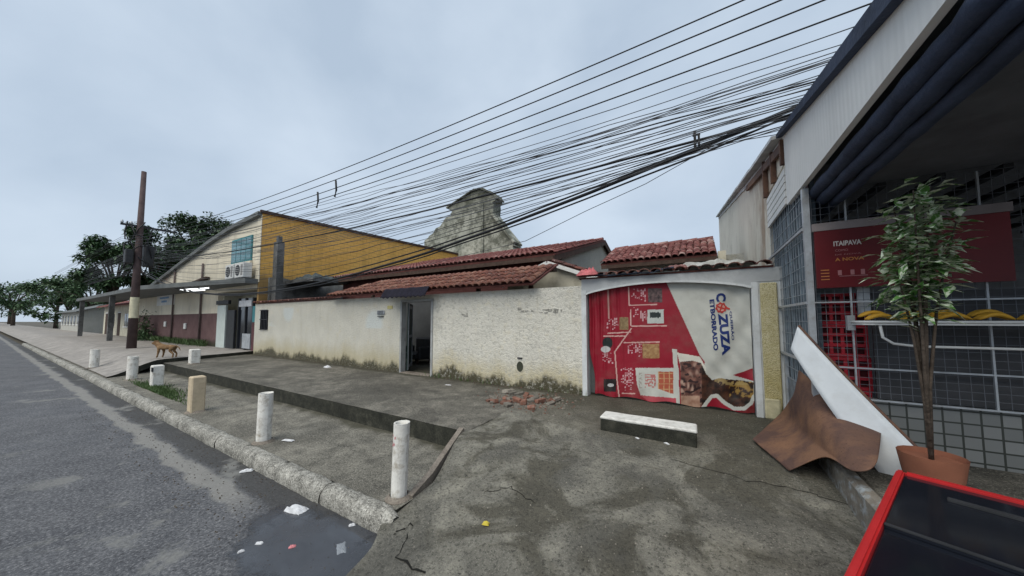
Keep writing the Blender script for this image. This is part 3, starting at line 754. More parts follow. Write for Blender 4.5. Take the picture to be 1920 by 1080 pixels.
def text_mesh(body, size, fn, mat, name, parent, bold=0.0, xs=1.0):
    cu = bpy.data.curves.new('t', 'FONT'); cu.body = body; cu.size = 1.0; cu.offset = bold; cu.resolution_u = 3
    ob = bpy.data.objects.new('t', cu); link(ob)
    dg = bpy.context.evaluated_depsgraph_get(); tm = bpy.data.meshes.new_from_object(ob.evaluated_get(dg))
    xsv = [v.co.x for v in tm.vertices]; ysv = [v.co.y for v in tm.vertices]
    x0, x1, y0, y1 = min(xsv), max(xsv), min(ysv), max(ysv)
    bpy.data.objects.remove(ob); 
    bm = bmesh.new(); bm.from_mesh(tm)
    bmesh.ops.triangulate(bm, faces=bm.faces)
    for q in range(1): bmesh.ops.subdivide_edges(bm, edges=[e for e in bm.edges if e.calc_length() > .25], cuts=2)
    m = MB(); m.bm.free(); m.bm = bm
    for v in bm.verts: v.co = Vector([float(k) for k in fn((v.co.x - x0) / (x1 - x0), (v.co.y - y0) / (y1 - y0))])
    o = m.build(name, mat, parent, norm=False)
    return o
M_navy = simple('navy_ink', (.012, .03, .15), .5, .15, 8, .02)
M_inkred = simple('red_ink', (.5, .05, .04), .5, .2, 8, .02)
def on_cloth(px, py, off=.006):
    q = ony(px, py, BY); return (q[0], BY + wrinkle(q[0], q[2]) - off, q[2])
# lettering runs down the cloth, each corner given in photo pixels (reading start-bottom, start-top, end-bottom, end-top)
def vert_text(body, sb, st, eb, et, mat, bold=.0):
    def fn(a, b):
        s = (sb[0] + (st[0] - sb[0]) * b, sb[1] + (st[1] - sb[1]) * b); e = (eb[0] + (et[0] - eb[0]) * b, eb[1] + (et[1] - eb[1]) * b)
        return on_cloth(s[0] + (e[0] - s[0]) * a, s[1] + (e[1] - s[1]) * a)
    text_mesh(body, 1, fn, mat, 'lettering', ban, bold)
vert_text('C', (1341, 567), (1361, 565), (1342, 549), (1361, 550), M_navy, .05) if False else vert_text('C', (1342, 550), (1361, 549), (1343, 566), (1361, 565), M_navy, .05)
vert_text('ZUZA', (1346, 588), (1364, 587), (1354, 667), (1370, 663), M_navy, .05)
vert_text('ETBORRADO', (1330, 562), (1339, 561), (1338, 658), (1347, 656), M_navy, .04)
vert_text('QUEIRÃO', (1367, 584), (1373, 583), (1371, 638), (1378, 637), M_navy, .02)
m = MB()   # the red emblem in the place of a letter: a ring with crossing bars
cx, cy = 1352, 577
def ringpt(a, r): return on_cloth(cx + r * 1.05 * math.cos(a), cy + r * math.sin(a), .007)
for k in range(16):
    a0, a1 = 2 * math.pi * k / 16, 2 * math.pi * (k + 1) / 16
    r = 10.5 if k % 2 else 9.2
    m.face([ringpt(a0, 6.8), ringpt(a1, 6.8), ringpt(a1, r), ringpt(a0, r)])
for a in (0.3, 1.87):
    d = (math.cos(a), math.sin(a))
    for (s0, s1) in ((-1, 1),):
        m.face([on_cloth(cx - d[0] * 7 - d[1] * 1.4, cy - d[1] * 7 + d[0] * 1.4, .008 + .001 * a), on_cloth(cx + d[0] * 7 - d[1] * 1.4, cy + d[1] * 7 + d[0] * 1.4, .008 + .001 * a), on_cloth(cx + d[0] * 7 + d[1] * 1.4, cy + d[1] * 7 - d[0] * 1.4, .008 + .001 * a), on_cloth(cx - d[0] * 7 + d[1] * 1.4, cy - d[1] * 7 - d[0] * 1.4, .008 + .001 * a)])
m.face([on_cloth(cx + 10, cy - 2, .009), on_cloth(cx + 17, cy + 1, .009), on_cloth(cx + 16, cy + 4, .009), on_cloth(cx + 9, cy + 2, .009)])
m.build('emblem', M_inkred, ban)
m = MB(); m.face([ringpt(2 * math.pi * k / 16, 6.9) for k in range(16)][::-1])
for v in m.bm.verts: v.co.y += .002
m.build('emblem_disc', simple('pale_red_ink', (.6, .33, .28), .5), ban)
# hung on steel sheet gate behind
boxo('gate_sheet', simple('gate_sheet', (.10, .11, .11), .7, .3), wall, GX0 + .01, GX1 - .01, WY + .165, WY + .19, .34, 2.39)

# ------------------------------------------------------------------ yard and house behind the wall
sheet('yard_floor', M_slab, [(-17.3, 6.66), (1.05, 6.66), (1.05, 30), (-17.3, 30)], .285)
ver = thing('veranda_roof', (-7, 6.9, 2.66), 'low orange clay tile lean-to roof resting over the white front wall', 'roof')
V0 = Vector((-11.2, 6.22, 2.665)); vs_ = Vector((0, 1.45, .66)); VL = vs_.length; VW = 8.05
m = MB(); n_ = Vector((1, 0, 0)).cross(vs_.normalized())
hip = lambda c, r: c * VW < r * VL * .9
q = [V0, V0 + Vector((VW, 0, 0)), V0 + Vector((VW, 0, 0)) + vs_, V0 + vs_ + Vector((VL * .9, 0, 0))]
A = [p - n_ * .012 for p in q]; B = [p - n_ * .05 for p in q]
m.face(A); m.face(B[::-1])
for i in range(4): m.face([A[i], A[(i + 1) % 4], B[(i + 1) % 4], B[i]])
m.build('roof_deck', M_deck, ver)
lay_tiles(ver, T_or, V0, (1, 0, 0), vs_, VW, VL, .2, .32, skip=hip)
for k in (-10.6, -9.3, -5.7, -3.95): boxo('post', M_wood, ver, k, k + .1, 7.52, 7.62, .285, 3.1)
boxo('beam', M_wood, ver, -10.0, -3.2, 7.46, 7.66, 3.1, 3.24)

hs = thing('main_house', (-9.4, 14, .285), 'single storey house under a wide red tile gable roof behind the wall', 'house')
HX0, HX1, HYE, HZE, HYR, HZR = -15.3, -3.6, 8.5, 3.80, 14.3, 5.46
boxo('front_wall', simple('house_front_shaded', (.10, .105, .11), .9, .2, 2, .2), hs, HX0 + .3, HX1 - .18, 9.1, 9.28, .28, 3.86)  # grey darker than the gable wall: shade behind the doorway put into the colour
sl_ = (HZR - HZE) / (HYR - HYE)
m = MB(); m.prism([(9.285, .28), (19.3, .28), (19.3, 3.9), (14.3, HZR - .12), (9.285, HZE + sl_ * .785 - .12)], HX1 - .36, HX1 - .18, 'x'); m.build('gable_wall', M_house, hs)
hs_v = Vector((0, HYR - HYE, HZR - HZE)); hn = Vector((1, 0, 0)).cross(hs_v.normalized())
m = MB(); m.prism([(HYE, HZE), (HYR, HZR), (20.1, HZE), (20.1, HZE - .06), (HYR, HZR - .07), (HYE, HZE - .06)], HX0, HX1, 'x')
for v in m.bm.verts: v.co.z -= .012
m.build('roof_deck', M_deck, hs)
lay_tiles(hs, T_rd, (HX1 - .19 * 61, HYE - .04, HZE), (1, 0, 0), hs_v, .19 * 61 + .01, hs_v.length, .19, .36)
boxo('fascia', M_wood, hs, HX0, HX1 - .01, HYE + .0, HYE + .03, HZE - .2, HZE - .075)
m = MB(); m.bar((HX1 - .03, HYE, HZE - .16), (HX1 - .03, HYR, HZR - .16), .04, .17); m.bar((HX1 - .03, HYR, HZR - .16), (HX1 - .03, 20.1, HZE - .16), .04, .17); m.build('barge_board', M_wood, hs)
m = MB()
for k in range(30): m.box(HX0 + .3 + k * .39, HX0 + .36 + k * .39, HYE + .05, 9.09, HZE - .12, HZE - .03)
m.build('rafter_ends', M_wood, hs)
boxo('eave_band', simple('maroon_band', (.13, .05, .045), .9, .3, 3), hs, HX0 + .35, HX1 - .2, 9.07, 9.098, 2.6, 3.78)
m = MB(); ridge_n = 0
T_ridge = tile_mesh('ridge_tile', .3, .45, M_tile_rd)
for k in range(27): inst('ridge_tile', T_ridge, hs, (HX1 - .1 - k * .43, HYR, HZR + .0), (0, R(random.uniform(-2, 2)), R(90)))
boxo('window', M_panedk, hs, -7.0, -5.8, 9.03, 9.095, 1.3, 2.4)

cp = thing('carport_gable', (-3.5, 8.2, .285), 'small cream gable with white edge and brown tiles between veranda and gate', 'roof')
m = MB(); m.prism([(-4.9, .28), (-2.15, .28), (-2.15, 2.84), (-3.55, 3.38), (-4.9, 2.86)], 8.0, 8.14); m.build('gable_wall', M_cream, cp)
cs = Vector((-1.6, 0, .62))
m = MB(); m.prism([(-3.55, 3.47), (-1.95, 2.85), (-1.95, 2.81), (-3.55, 3.43)], 7.88, 11.0)
m.prism([(-3.56, 3.47), (-3.56, 3.43), (-5.0, 2.87), (-5.0, 2.91)], 7.88, 9.0); m.build('roof_deck', M_deck, cp)
lay_tiles(cp, T_dk, (-1.9, 7.84, 2.852), (0, 1, 0), cs, 3.1, cs.length + .05, .2, .32)
m = MB(); m.bar((-1.95, 7.86, 2.78), (-3.55, 7.86, 3.40), .03, .1); m.build('barge_board', M_white, cp)
m = MB(); m.bar((-3.57, 7.86, 3.40), (-5.0, 7.86, 2.84), .03, .1); m.build('barge_board', M_white, cp)

rh = thing('rear_outbuilding', (-1, 11, .285), 'small outbuilding with red tile roof standing behind the gate', 'house')
RX0, RX1, RYE, RZE, RYR, RZR = -2.68, .42, 10.0, 3.62, 11.85, 4.40
rv = Vector((0, RYR - RYE, RZR - RZE))
boxo('front_wall', M_house, rh, RX0 + .15, 1.02, 10.35, 10.5, .28, 3.62)
m = MB(); m.prism([(10.51, .28), (13.2, .28), (13.2, 3.6), (RYR, RZR - .12), (10.51, 3.66)], RX1 - .3, RX1 - .15, 'x'); m.prism([(10.51, .28), (13.2, .28), (13.2, 3.6), (RYR, RZR - .12), (10.51, 3.66)], RX0 + .16, RX0 + .3, 'x'); m.build('gable_wall', M_house, rh)
m = MB(); m.prism([(RYE, RZE - .01), (RYR, RZR - .012), (13.7, RZE - .01), (13.7, RZE - .06), (RYR, RZR - .08), (RYE, RZE - .06)], RX0, RX1, 'x'); m.build('roof_deck', M_deck, rh)
T_rr = tile_mesh('tile_rear', .182, .42, M_tile_rd)
lay_tiles(rh, T_rr, (RX0 + .0, RYE - .05, RZE), (1, 0, 0), rv, RX1 - RX0 + .01, rv.length, .182, .25)
for k in range(7): inst('ridge_tile', T_ridge, rh, (RX1 - .02 - k * .43, RYR, RZR), (0, 0, R(90)))
boxo('fascia', M_wood, rh, RX0 + .02, RX1 - .01, RYE, RYE + .03, RZE - .17, RZE - .062)
boxo('end_post', M_cream, rh, RX1 + .02, RX1 + .2, 10.1, 10.34, .28, 3.7)

# discarded things on top of the gate, in the yard
def crumple(name, mat, cx, cy, cz, sx, sy, sz, seed, n=16, label=None, cat=None, group=None, rot=0.0):
    m = MB()
    def f(u, v):
        a, b = (u - .5) * 2, (v - .5) * 2; r = max(0, 1 - max(abs(a), abs(b)) ** 3)
        x = a * sx / 2 * (1 + .25 * nz2(a * 2, b * 2, 1, seed)); y = b * sy / 2 * (1 + .25 * nz2(a * 2, b * 2, 1, seed + 5))
        z = sz * r * (.45 + .9 * abs(nz2(a * 2.3, b * 2.3, 1, seed + 9)) + .35 * abs(nz2(a * 6, b * 6, 1, seed)))
        c, s_ = math.cos(rot), math.sin(rot)
        return (cx + x * c - y * s_, cy + x * s_ + y * c, cz + z)
    m.grid(f, n, n, smooth=False); m.thick(.003)
    return tag(m.build(name, mat), label, cat, group)
crumple('plastic_sheet', simple('dirty_plastic', (.45, .45, .42), .6, .4, 7), .22, 6.72, 2.80, 1.1, .5, .14, 3, 22, 'crumpled dirty white plastic sheet heaped on the gate coping', 'sheeting')
m = MB(); m.grid(lambda u, v: (-1.85 + 1.45 * u, 6.36 + .5 * v, 2.80 + .05 * u * 0 + .04 * nz2(u * 6, v * 3) - .06 * (1 - v) + .05 * sst(.7, 1, u)), 30, 8); m.thick(.006)
tag(m.build('tarpaulin', M_tarp), 'dark navy tarpaulin strip laid along the gate coping tiles', 'tarpaulin')
crumple('red_sheet', simple('pink_plastic', (.6, .16, .17), .5, .3, 8), -1.98, 6.42, 2.76, .42, .3, .18, 8, 10, 'torn pinkish red plastic bunched at the end of the gate coping', 'sheeting')
crumple('broken_tiles', M_tile_rd, -.35, 6.6, 2.79, .35, .3, .12, 5, 7, 'small heap of broken red tiles beside the white plastic sheet', 'tiles')
# old armchair in the doorway yard
ch = thing('armchair', (-9.0, 8.3, .285), 'dark worn armchair left in the yard behind the open door', 'armchair')
boxo('seat', M_dark, ch, -9.4, -8.6, 7.95, 8.65, .45, .68, bev=.05); boxo('backrest', M_dark, ch, -9.4, -8.6, 8.6, 8.8, .5, 1.2, bev=.06)
for xa in (-9.52, -8.6): boxo('armrest', M_dark, ch, xa, xa + .13, 7.97, 8.62, .45, .9, bev=.04)
for xa in (-9.4, -8.67):
    for ya in (8.0, 8.6): boxo('leg', M_wood, ch, xa, xa + .06, ya, ya + .06, .285, .46)

# grey side wall and concrete post at the far end of the wall
gw = thing('side_wall', (-16.6, 9, .285), 'blackened grey block side wall with a tall concrete post', 'wall')
m = MB(); m.grid(lambda u, v: (-16.95, 6.75 + 10 * u, .28 + (3.5 + .12 * nz2(u * 14, 0)) * v), 40, 6); m.thick(.14); m.build('wall_panel', M_greywall, gw)
boxo('post', M_greywall, gw, -16.5, -16.14, 6.72, 7.0, .28, 5.35); boxo('post_cap', M_greywall, gw, -16.42, -16.22, 6.78, 6.94, 5.351, 5.62)
crumple('roof_scrap', simple('blue_grey_scrap', (.055, .07, .075), .8, .7, 4), -15.7, 8.2, 3.70, 2.6, 1.4, .32, 12, 20, 'heap of dirty blue grey roofing scrap lying above the grey side wall', 'scrap')
m = MB(); m.box(-16.8, -14.4, 7.4, 9.0, 3.55, 3.69); gwr = m.build('shed_roof', M_greywall, gw)

# ------------------------------------------------------------------ ochre and cream building
yb = thing('corner_building', (-27, 14, .42), 'large cream fronted building with ochre side wall and curved roof', 'building')
PR = [(-17.5, 6.85), (-20.9, 6.62), (-23.4, 6.3), (-25.5, 5.95), (-28, 5.55), (-30.3, 5.14), (-32.2, 4.82), (-33.9, 4.54), (-36, 4.15), (-38.4, 3.7)]
FYB = 6.62
m = MB()
m.prism([(-22.3, .3), (-22.3, 3.3), (-17.66, 3.3), (-17.66, 6.83)] + PR[1:] + [(-38.4, .3)], FYB, FYB + .2); m.build('front_wall', M_facade, yb)
m = MB(); m.prism([(FYB - .005, .3), (25, .3), (25, 7.5), (FYB - .005, 6.85)], -17.66, -17.5, 'x'); m.build('side_wall', M_yellow, yb)
m = MB()   # curved roof sheet
m.grid(lambda u, v: ((lambda k: (PR[k][0] + (PR[min(k + 1, 9)][0] - PR[k][0]) * (u * 9 - k), FYB - .18 + 18.4 * v, PR[k][1] + (PR[min(k + 1, 9)][1] - PR[k][1]) * (u * 9 - k) + .05 + v * .65))(min(int(u * 9), 8))), 27, 4); m.thick(.06)
m.build('roof', M_roofgrey, yb)
m = MB()
for a, b in zip(PR, PR[1:]): m.bar((a[0], FYB - .1, a[1] - .07), (b[0], FYB - .1, b[1] - .07), .17, .16)
m.build('roof_edge', M_roofgrey, yb)
m = MB(); m.bar((-17.47, FYB - .1, 6.9), (-17.47, 25, 7.55), .12, .14); m.build('roof_edge', M_wood, yb)
boxo('corner_trim', M_facade, yb, -17.9, -17.48, FYB - .03, FYB - .006, 3.6, 6.76)
win = boxo('window', M_teal, yb, -20.7, -18.35, FYB - .05, FYB + .02, 4.68, 5.93)
for k in range(4): boxo('pane', M_pane, win, -20.62 + k * .57, -20.12 + k * .57, FYB - .062, FYB - .049, 4.76, 5.85)
boxo('window_sill', M_facade, yb, -20.8, -18.25, FYB - .12, FYB, 4.58, 4.67)
# recess with the shop entrance
boxo('recess_wall', M_cream, yb, -22.28, -17.68, 7.6, 7.75, .3, 3.3); boxo('recess_side', M_cream, yb, -22.3, -22.15, FYB + .21, 7.59, .3, 3.3)
boxo('recess_ceiling', M_cream, yb, -22.28, -17.68, FYB + .01, 7.75, 3.301, 3.45)
dr = boxo('door', M_panedk, yb, -19.75, -18.3, FYB + .1, FYB + .16, .42, 2.9)
for xa in (-19.85, -19.05, -18.25): boxo('frame', M_dark, dr, xa, xa + .09, FYB + .05, FYB + .2, .42, 2.92)
boxo('transom_sign', simple('transom_white', (.5, .52, .56), .6, .3, 9), dr, -19.7, -18.3, FYB + .03, FYB + .09, 2.5, 2.8)
boxo('lower_panel', M_galv, dr, -19.05, -18.2, FYB + .0, FYB + .05, .5, 1.2)
boxo('teal_panel', M_teal, yb, -18.1, -17.7, FYB + .02, FYB + .08, 1.75, 2.5); boxo('brick_jamb', simple('maroon_jamb', (.10, .045, .05), .9), yb, -18.12, -17.7, FYB + .02, FYB + .079, .4, 1.74)
boxo('white_panel', simple('mint_white', (.50, .56, .54), .6, .1, 3), yb, -22.1, -21.0, FYB - .06, FYB + .02, .42, 2.62); boxo('panel_head', M_dark, yb, -22.2, -20.6, FYB - .1, FYB + .02, 2.66, 2.86)
boxo('dark_display', M_dark, yb, -20.9, -19.95, FYB - .04, FYB + .05, .42, 2.35)
for xx in (-24.6, -29.6): 
    m = MB(); m.tube([(xx, FYB - .07, .45), (xx, FYB - .07, 5.1)], .05, 8); m.build('drain_pipe', simple('pipe_brown', (.12, .09, .085), .7), yb)
m = MB(); m.bar((-27.6, FYB - .12, 3.9), (-23.6, FYB - .12, 4.2), .2, .12); m.build('wall_ledge', M_wood, yb)
for xx, zz in ((-27.3, 1.3), (-31.3, 1.4)): boxo('junction_box', M_white, yb, xx, xx + .35, FYB - .08, FYB, zz, zz + .35, bev=.02)
sg = thing('notice_sign', (-31.3, FYB, 2.9), 'pale blue and white notice board on the cream wall under canopy', 'sign')
boxo('board', M_white, sg, -33.3, -29.5, FYB - .06, FYB - .004, 2.85, 3.85); M_blueink = simple('blue_ink', (.18, .33, .55), .6, .3, 4)
for k, (xa, xb, za, zb) in enumerate(((-32.9, -30.2, 3.55, 3.7), (-32.6, -30.6, 3.3, 3.42), (-32.2, -31.0, 3.05, 3.18))): boxo('print_bar', M_blueink, sg, xa, xb, FYB - .066, FYB - .059, za, zb)
for k, xa in enumerate((-19.85, -18.75)):
    ac = thing('air_conditioner', (xa + .45, 6.3, 3.8), 'white air conditioner on the canopy under the teal window, ' + ('beside the drain pipe' if k == 0 else 'beside the ochre corner'), 'air conditioner', 'air conditioners on the canopy')
    boxo('casing', M_white, ac, xa, xa + .92, 6.1, 6.45, 3.80, 4.5, bev=.02)
    m = MB(); m.prism([(xa + .34 + .25 * math.cos(q * math.pi / 10), 4.15 + .25 * math.sin(q * math.pi / 10)) for q in range(20)], 6.088, 6.099); gr = m.build('fan_grille', M_dark, ac)
    for q in range(4): boxo('grille_bar', M_white, gr, xa + .1, xa + .58, 6.078, 6.087, 4.0 + q * .09, 4.012 + q * .09)
    boxo('side_vent', simple('vent_grey', (.3, .3, .3), .7), ac, xa + .68, xa + .86, 6.09, 6.099, 3.9, 4.4)
    for xb in (xa + .1, xa + .76): boxo('foot', M_dark, ac, xb, xb + .06, 6.12, 6.42, 3.741, 3.799)
# canopy on posts
cn = thing('canopy', (-24, 5.5, .43), 'flat grey concrete canopy projecting from the cream building over the paving', 'canopy')
cpoly = [(-17.55, 6.6), (-17.55, 6.1), (-26.5, 4.55), (-48, 4.55), (-48, 6.6)]
m = MB(); m.prism(cpoly, 3.52, 3.74, 'z'); m.build('roof_slab', M_roofgrey, cn)
for xx in (-35, -47): boxo('post', M_greywall, cn, xx, xx + .25, 4.65, 4.9, .43, 3.52)
M_tube = NT('lit_tube').out((.9, .92, .95), .5, None, 0, .3, (.95, .98, 1.0), 2.0)
for (xa, ya, xb, yb_) in ((-23.8, 5.5, -21.2, 5.9), (-24.4, 5.9, -22.8, 6.2)):
    lt = thing('tube_light', ((xa + xb) / 2, (ya + yb_) / 2, 3.4), 'lit fluorescent tube lamp under the grey canopy', 'lamp', 'tube lamps under the canopy')
    m = MB(); m.bar((xa, ya, 3.49), (xb, yb_, 3.49), .14, .05); m.build('housing', M_white, lt)
    m = MB(); m.tube([(xa, ya, 3.45), (xb, yb_, 3.45)], .025, 8); m.build('tube', M_tube, lt)
rs = thing('red_sign', (-31, 5.2, 3.74), 'tall red and white sign standing on top of the canopy', 'sign')
boxo('board', M_red, rs, -32.2, -31.0, 5.2, 5.3, 3.75, 5.6); boxo('white_stripe', M_white, rs, -31.35, -31.1, 5.17, 5.199, 3.75, 5.55); boxo('stand', M_dark, rs, -31.7, -31.6, 5.31, 5.4, 3.74, 5.2)

# ------------------------------------------------------------------ old pediment wall far behind
TY = 20.5
tp_ = [(795, 500), (795, 452), (800, 445), (812, 436), (822, 425), (835, 412), (845, 402), (846, 396), (840, 389), (842, 385), (860, 374), (876, 364), (886, 356), (900, 352), (912, 354), (923, 362), (929, 370), (929, 376), (924, 380), (924, 402), (932, 412), (942, 425), (950, 438), (959, 447), (966, 455), (965, 459), (961, 461), (961, 500)]
pts = [(q[0], q[2]) for q in (ony(x, y, TY) for x, y in tp_)]
dense = []
for i in range(len(pts)):
    a, b = pts[i], pts[(i + 1) % len(pts)]
    for k in range(4):
        t_ = k / 4; w_ = 0 if i in (len(pts) - 1,) else .22
        dense.append((a[0] + (b[0] - a[0]) * t_ + w_ * nz2(i + t_, 3.3, 1.7), a[1] + (b[1] - a[1]) * t_ + w_ * nz2(i + t_, 9.1, 1.7)))
tw = thing('old_pediment', (-15, TY, .2), 'weathered grey stepped gable of an old building rising behind the roofs', 'building')
m = MB(); m.prism([(x, z if z > 7.2 or True else .2) for x, z in dense], TY, TY + 1.1); m.build('gable', M_tower, tw)
zb = min(z for _, z in pts); xl_ = pts[0][0]; xr_ = pts[-1][0]
boxo('wall_body', M_tower, tw, xl_ + .05, xr_ - .05, TY + .05, TY + 1.05, .2, zb - .002)
cap = [ony(x, y, TY) for x, y in ((838, 390), (843, 386), (885, 358), (900, 353), (924, 362), (931, 371))]
m = MB()
for a, b in zip(cap, cap[1:]): m.bar((a[0], TY + .5, a[2] - .02), (b[0], TY + .5, b[2] - .02), 1.25, .1)
m.build('coping', M_tower, tw)
pa, pb = ony(903, 383, TY), ony(905, 476, TY)
boxo('pilaster', M_tower, tw, pb[0] - .12, pb[0] + .1, TY - .12, TY - .001, zb, pa[2])
rc = [ony(x, y, TY) for x, y in ((924, 402), (942, 426), (966, 456))]
m = MB()
for a, b in zip(rc, rc[1:]): m.bar((a[0], TY + .4, a[2] + .03), (b[0], TY + .4, b[2] + .03), 1.3, .14)
m.build('coping', M_tower, tw)

# ------------------------------------------------------------------ shop on the right
SX = 1.1
sp = thing('corner_shop', (3, 5, .3), 'open fronted shop with wire mesh cage, white side cladding and sloping roof', 'shop')
def rz(y): return 3.27 + .215 * y          # roof line measured along the side
m = MB(); m.prism([(2.3, 3.40), (5.66, 3.44), (5.66, rz(5.66) - .045), (2.3, rz(2.3) - .13)], SX - .03, SX + .02, 'x'); m.build('side_cladding', M_clad, sp)
m = MB(); m.prism([(2.2, rz(2.2) - .15), (5.72, rz(5.72) - .06), (5.72, rz(5.72)), (2.2, rz(2.2))], SX - .1, SX - .032, 'x'); m.build('gutter', M_tarp, sp)
m = MB(); m.prism([(7.15, .28), (23, .28), (23, rz(23) - .12), (5.7, rz(5.7) - .1), (5.7, 4.12), (7.15, 4.12)], SX + .01, SX + .16, 'x'); m.build('side_wall', M_cladold, sp)
M_corr = simple('corrugated_white', (.55, .57, .58), .6, .25, 2, dirt=(.3, .27, .24), dirtamt=.5)
m = MB()
yy = 5.75; 
while yy < 22.5:
    y2 = min(yy + 2.4, 23); m.bar((SX - .05, yy, rz(yy) - .03), (SX - .05, y2, rz(y2) - .05), .2, .05); m.bar((SX - .0, yy, rz(yy) - .12), (SX - .0, y2, rz(y2) - .14), .05, .1); yy = y2
m.build('roof_edge', M_corr, sp)
m = MB(); m.prism([(2.0, rz(2.0)), (23.2, rz(23.2)), (23.2, rz(23.2) - .08), (2.0, rz(2.0) - .08)], SX + .06, 8.0, 'x'); m.build('roof', M_roofgrey, sp)
# louvre boards over the mesh, rusty timber posts
for k in range(5): 
    m = MB(); m.bar((SX - .02, 5.72, 3.52 + k * .105), (SX - .02, 7.1, 3.52 + k * .105), .03, .085); m.build('louvre_board', M_clad, sp)
for yv, zz in ((7.16, 4.6), (6.45, 4.55), (5.74, 4.42)):
    m = MB(); m.bar((SX - .03, yv, 4.05), (SX - .03, yv, rz(yv) - .1), .07, .07); m.build('post', M_rust, sp)
boxo('side_upper_panel', M_cladold, sp, SX + .02, SX + .06, 5.7, 7.14, 4.05, 4.4)
m = MB(); m.bar((SX - .035, 5.75, rz(5.75) - .2), (SX - .035, 9.5, rz(9.5) - .25), .05, .12); m.build('rusty_beam', M_rust, sp)
# canvas rolled under the cladding
m = MB()
for k, (xo, zo, r_) in enumerate(((.1, 3.345, .065), (.17, 3.26, .06), (.26, 3.2, .05))):
    m.tube([(SX + xo + .012 * nz2(yy_, k, 2), yy_, zo + .02 * nz2(yy_, k, 3.1) - .012 * (5.6 - yy_) * 0) for yy_ in [2.2 + 3.45 * q / 24 for q in range(25)]], [r_ * (1 + .25 * nz2(q * .7, k * 3)) for q in range(25)], 10)
m.build('rolled_canvas', M_tarp, sp)
m = MB(); m.grid(lambda u, v: (SX + .15 + 6 * u, 2.3 + 2.7 * v, 3.36 + .03 * nz2(u * 9, v * 6)), 20, 12); m.build('canvas_ceiling', simple('ceiling_cloth', (.14, .15, .17), .9, .3, 2), sp)
# the mesh cage
def meshpanel(name, parent, a, b, z0, z1, dv, dh, r, mat):
    a = Vector(a); b = Vector(b); L = (b - a).length; d = (b - a) / L; m = MB()
    n = int(L / dv)
    for k in range(n + 1):
        p = a + d * (L * k / n); m.bar((p.x, p.y, z0), (p.x, p.y, z1), r)
    n = int((z1 - z0) / dh)
    nrm = d.cross(Vector((0, 0, 1))) * r
    for k in range(n + 1):
        z = z0 + (z1 - z0) * k / n; m.bar((a.x + nrm.x, a.y + nrm.y, z), (b.x + nrm.x, b.y + nrm.y, z), r)
    return m.build(name, mat, parent)
meshpanel('wire_mesh', sp, (SX, 7.12, 0), (SX, 4.98, 0), 1.0, 4.0, .12, .16, .006, M_mesh)
M_slat = simple('blue_slat', (.17, .22, .26), .75, .5, 7, .3, 20, .01, dirt=(.08, .11, .15), dirtamt=.8, rnd=.45); M_slatp = simple('pink_slat', (.27, .2, .24), .75, .4, 7, .3, 20, .01, rnd=.3)
random.seed(15)
for k in range(14): 
    ya = 5.03 + k * .15; boxo('slat', M_slatp if k == 0 else M_slat, sp, SX + .02 + random.uniform(0, .02), SX + .05 + random.uniform(0, .008), ya, ya + random.uniform(.06, .11), 1.0, 4.0 + random.uniform(-.05, 0))
for zz in (2.92, 2.05, 1.35):
    m = MB(); m.bar((SX - .03, 4.95, zz), (SX - .03, 7.13, zz), .03, .03); m.build('mesh_rail', M_galv, sp)
boxo('corner_post', M_galv, sp, SX - .03, SX + .03, 4.92, 4.98, .3, 3.4)
M_bluesheet = simple('blue_grey_sheet', (.045, .065, .085), .7, .6, 9, .4, 18, .02, dirt=(.12, .15, .17), dirtamt=.6)
boxo('blue_backing', M_bluesheet, sp, SX + .06, SX + .1, 5.0, 7.12, 1.0, 4.02)
boxo('base_wall', simple('peeling_blue_wall', (.22, .25, .28), .85, .5, 5, .5, 25, .02, dirt=(.10, .16, .24), dirtamt=.8), sp, SX + .0, SX + .14, 4.98, 7.13, .25, .995)
meshpanel('wire_mesh', sp, (SX + .05, 4.95, 0), (4.6, 4.95, 0), 1.0, 3.3, .075, .075, .004, simple('mesh_dull', (.13, .14, .16), .6, .3, 6, .05))
for zz in (2.05, 1.0, 1.33): 
    m = MB(); m.bar((SX + .03, 4.925, zz), (4.6, 4.925, zz), .016, .016); m.build('mesh_rail', M_galv, sp)
for xx in (1.42, 2.35, 3.3): boxo('mesh_post', M_galv, sp, xx, xx + .014, 4.915, 4.935, 1.0, 3.3)
def m_tiles():
    t = NT('wall_tiles'); w = t.n('ShaderNodeTexBrick'); w.offset = 0.0
    w.inputs['Scale'].default_value = 1.0; w.inputs['Brick Width'].default_value = .12; w.inputs['Row Height'].default_value = .12; w.inputs['Mortar Size'].default_value = .008
    w.inputs['Color1'].default_value = (.16, .17, .17, 1); w.inputs['Color2'].default_value = (.21, .22, .22, 1); w.inputs['Mortar'].default_value = (.04, .045, .04, 1)
    cx_ = t.n('ShaderNodeCombineXYZ'); t.link(t.sep()[0], cx_.inputs[0]); t.link(t.sep()[2], cx_.inputs[1]); t.link(cx_.outputs[0], w.inputs['Vector'])
    return t.out(w.outputs['Color'], .3, t.bump(w.outputs['Fac'], -.3, .01), 0, .5)
boxo('tiled_counter', m_tiles(), sp, SX + .141, 4.7, 4.98, 5.12, .25, .99)
boxo('grey_panel', simple('grey_panel', (.06, .062, .068), .6, .25, 3), sp, 1.62, 3.4, 5.05, 5.08, 1.0, 2.15); boxo('pale_strip', M_galv, sp, 1.5, 1.6, 5.0, 5.03, 1.9, 2.25)
boxo('back_wall', simple('shop_interior', (.3, .31, .33), .9, .3, 2), sp, SX + .17, 8.0, 9.0, 9.15, .28, 5.2); boxo('end_wall', M_greywall, sp, 7.8, 8.0, 3.5, 9.0, .28, 4.3)
boxo('shop_floor', M_nbp, sp, SX + .15, 7.8, 5.13, 9.0, .28, .31)
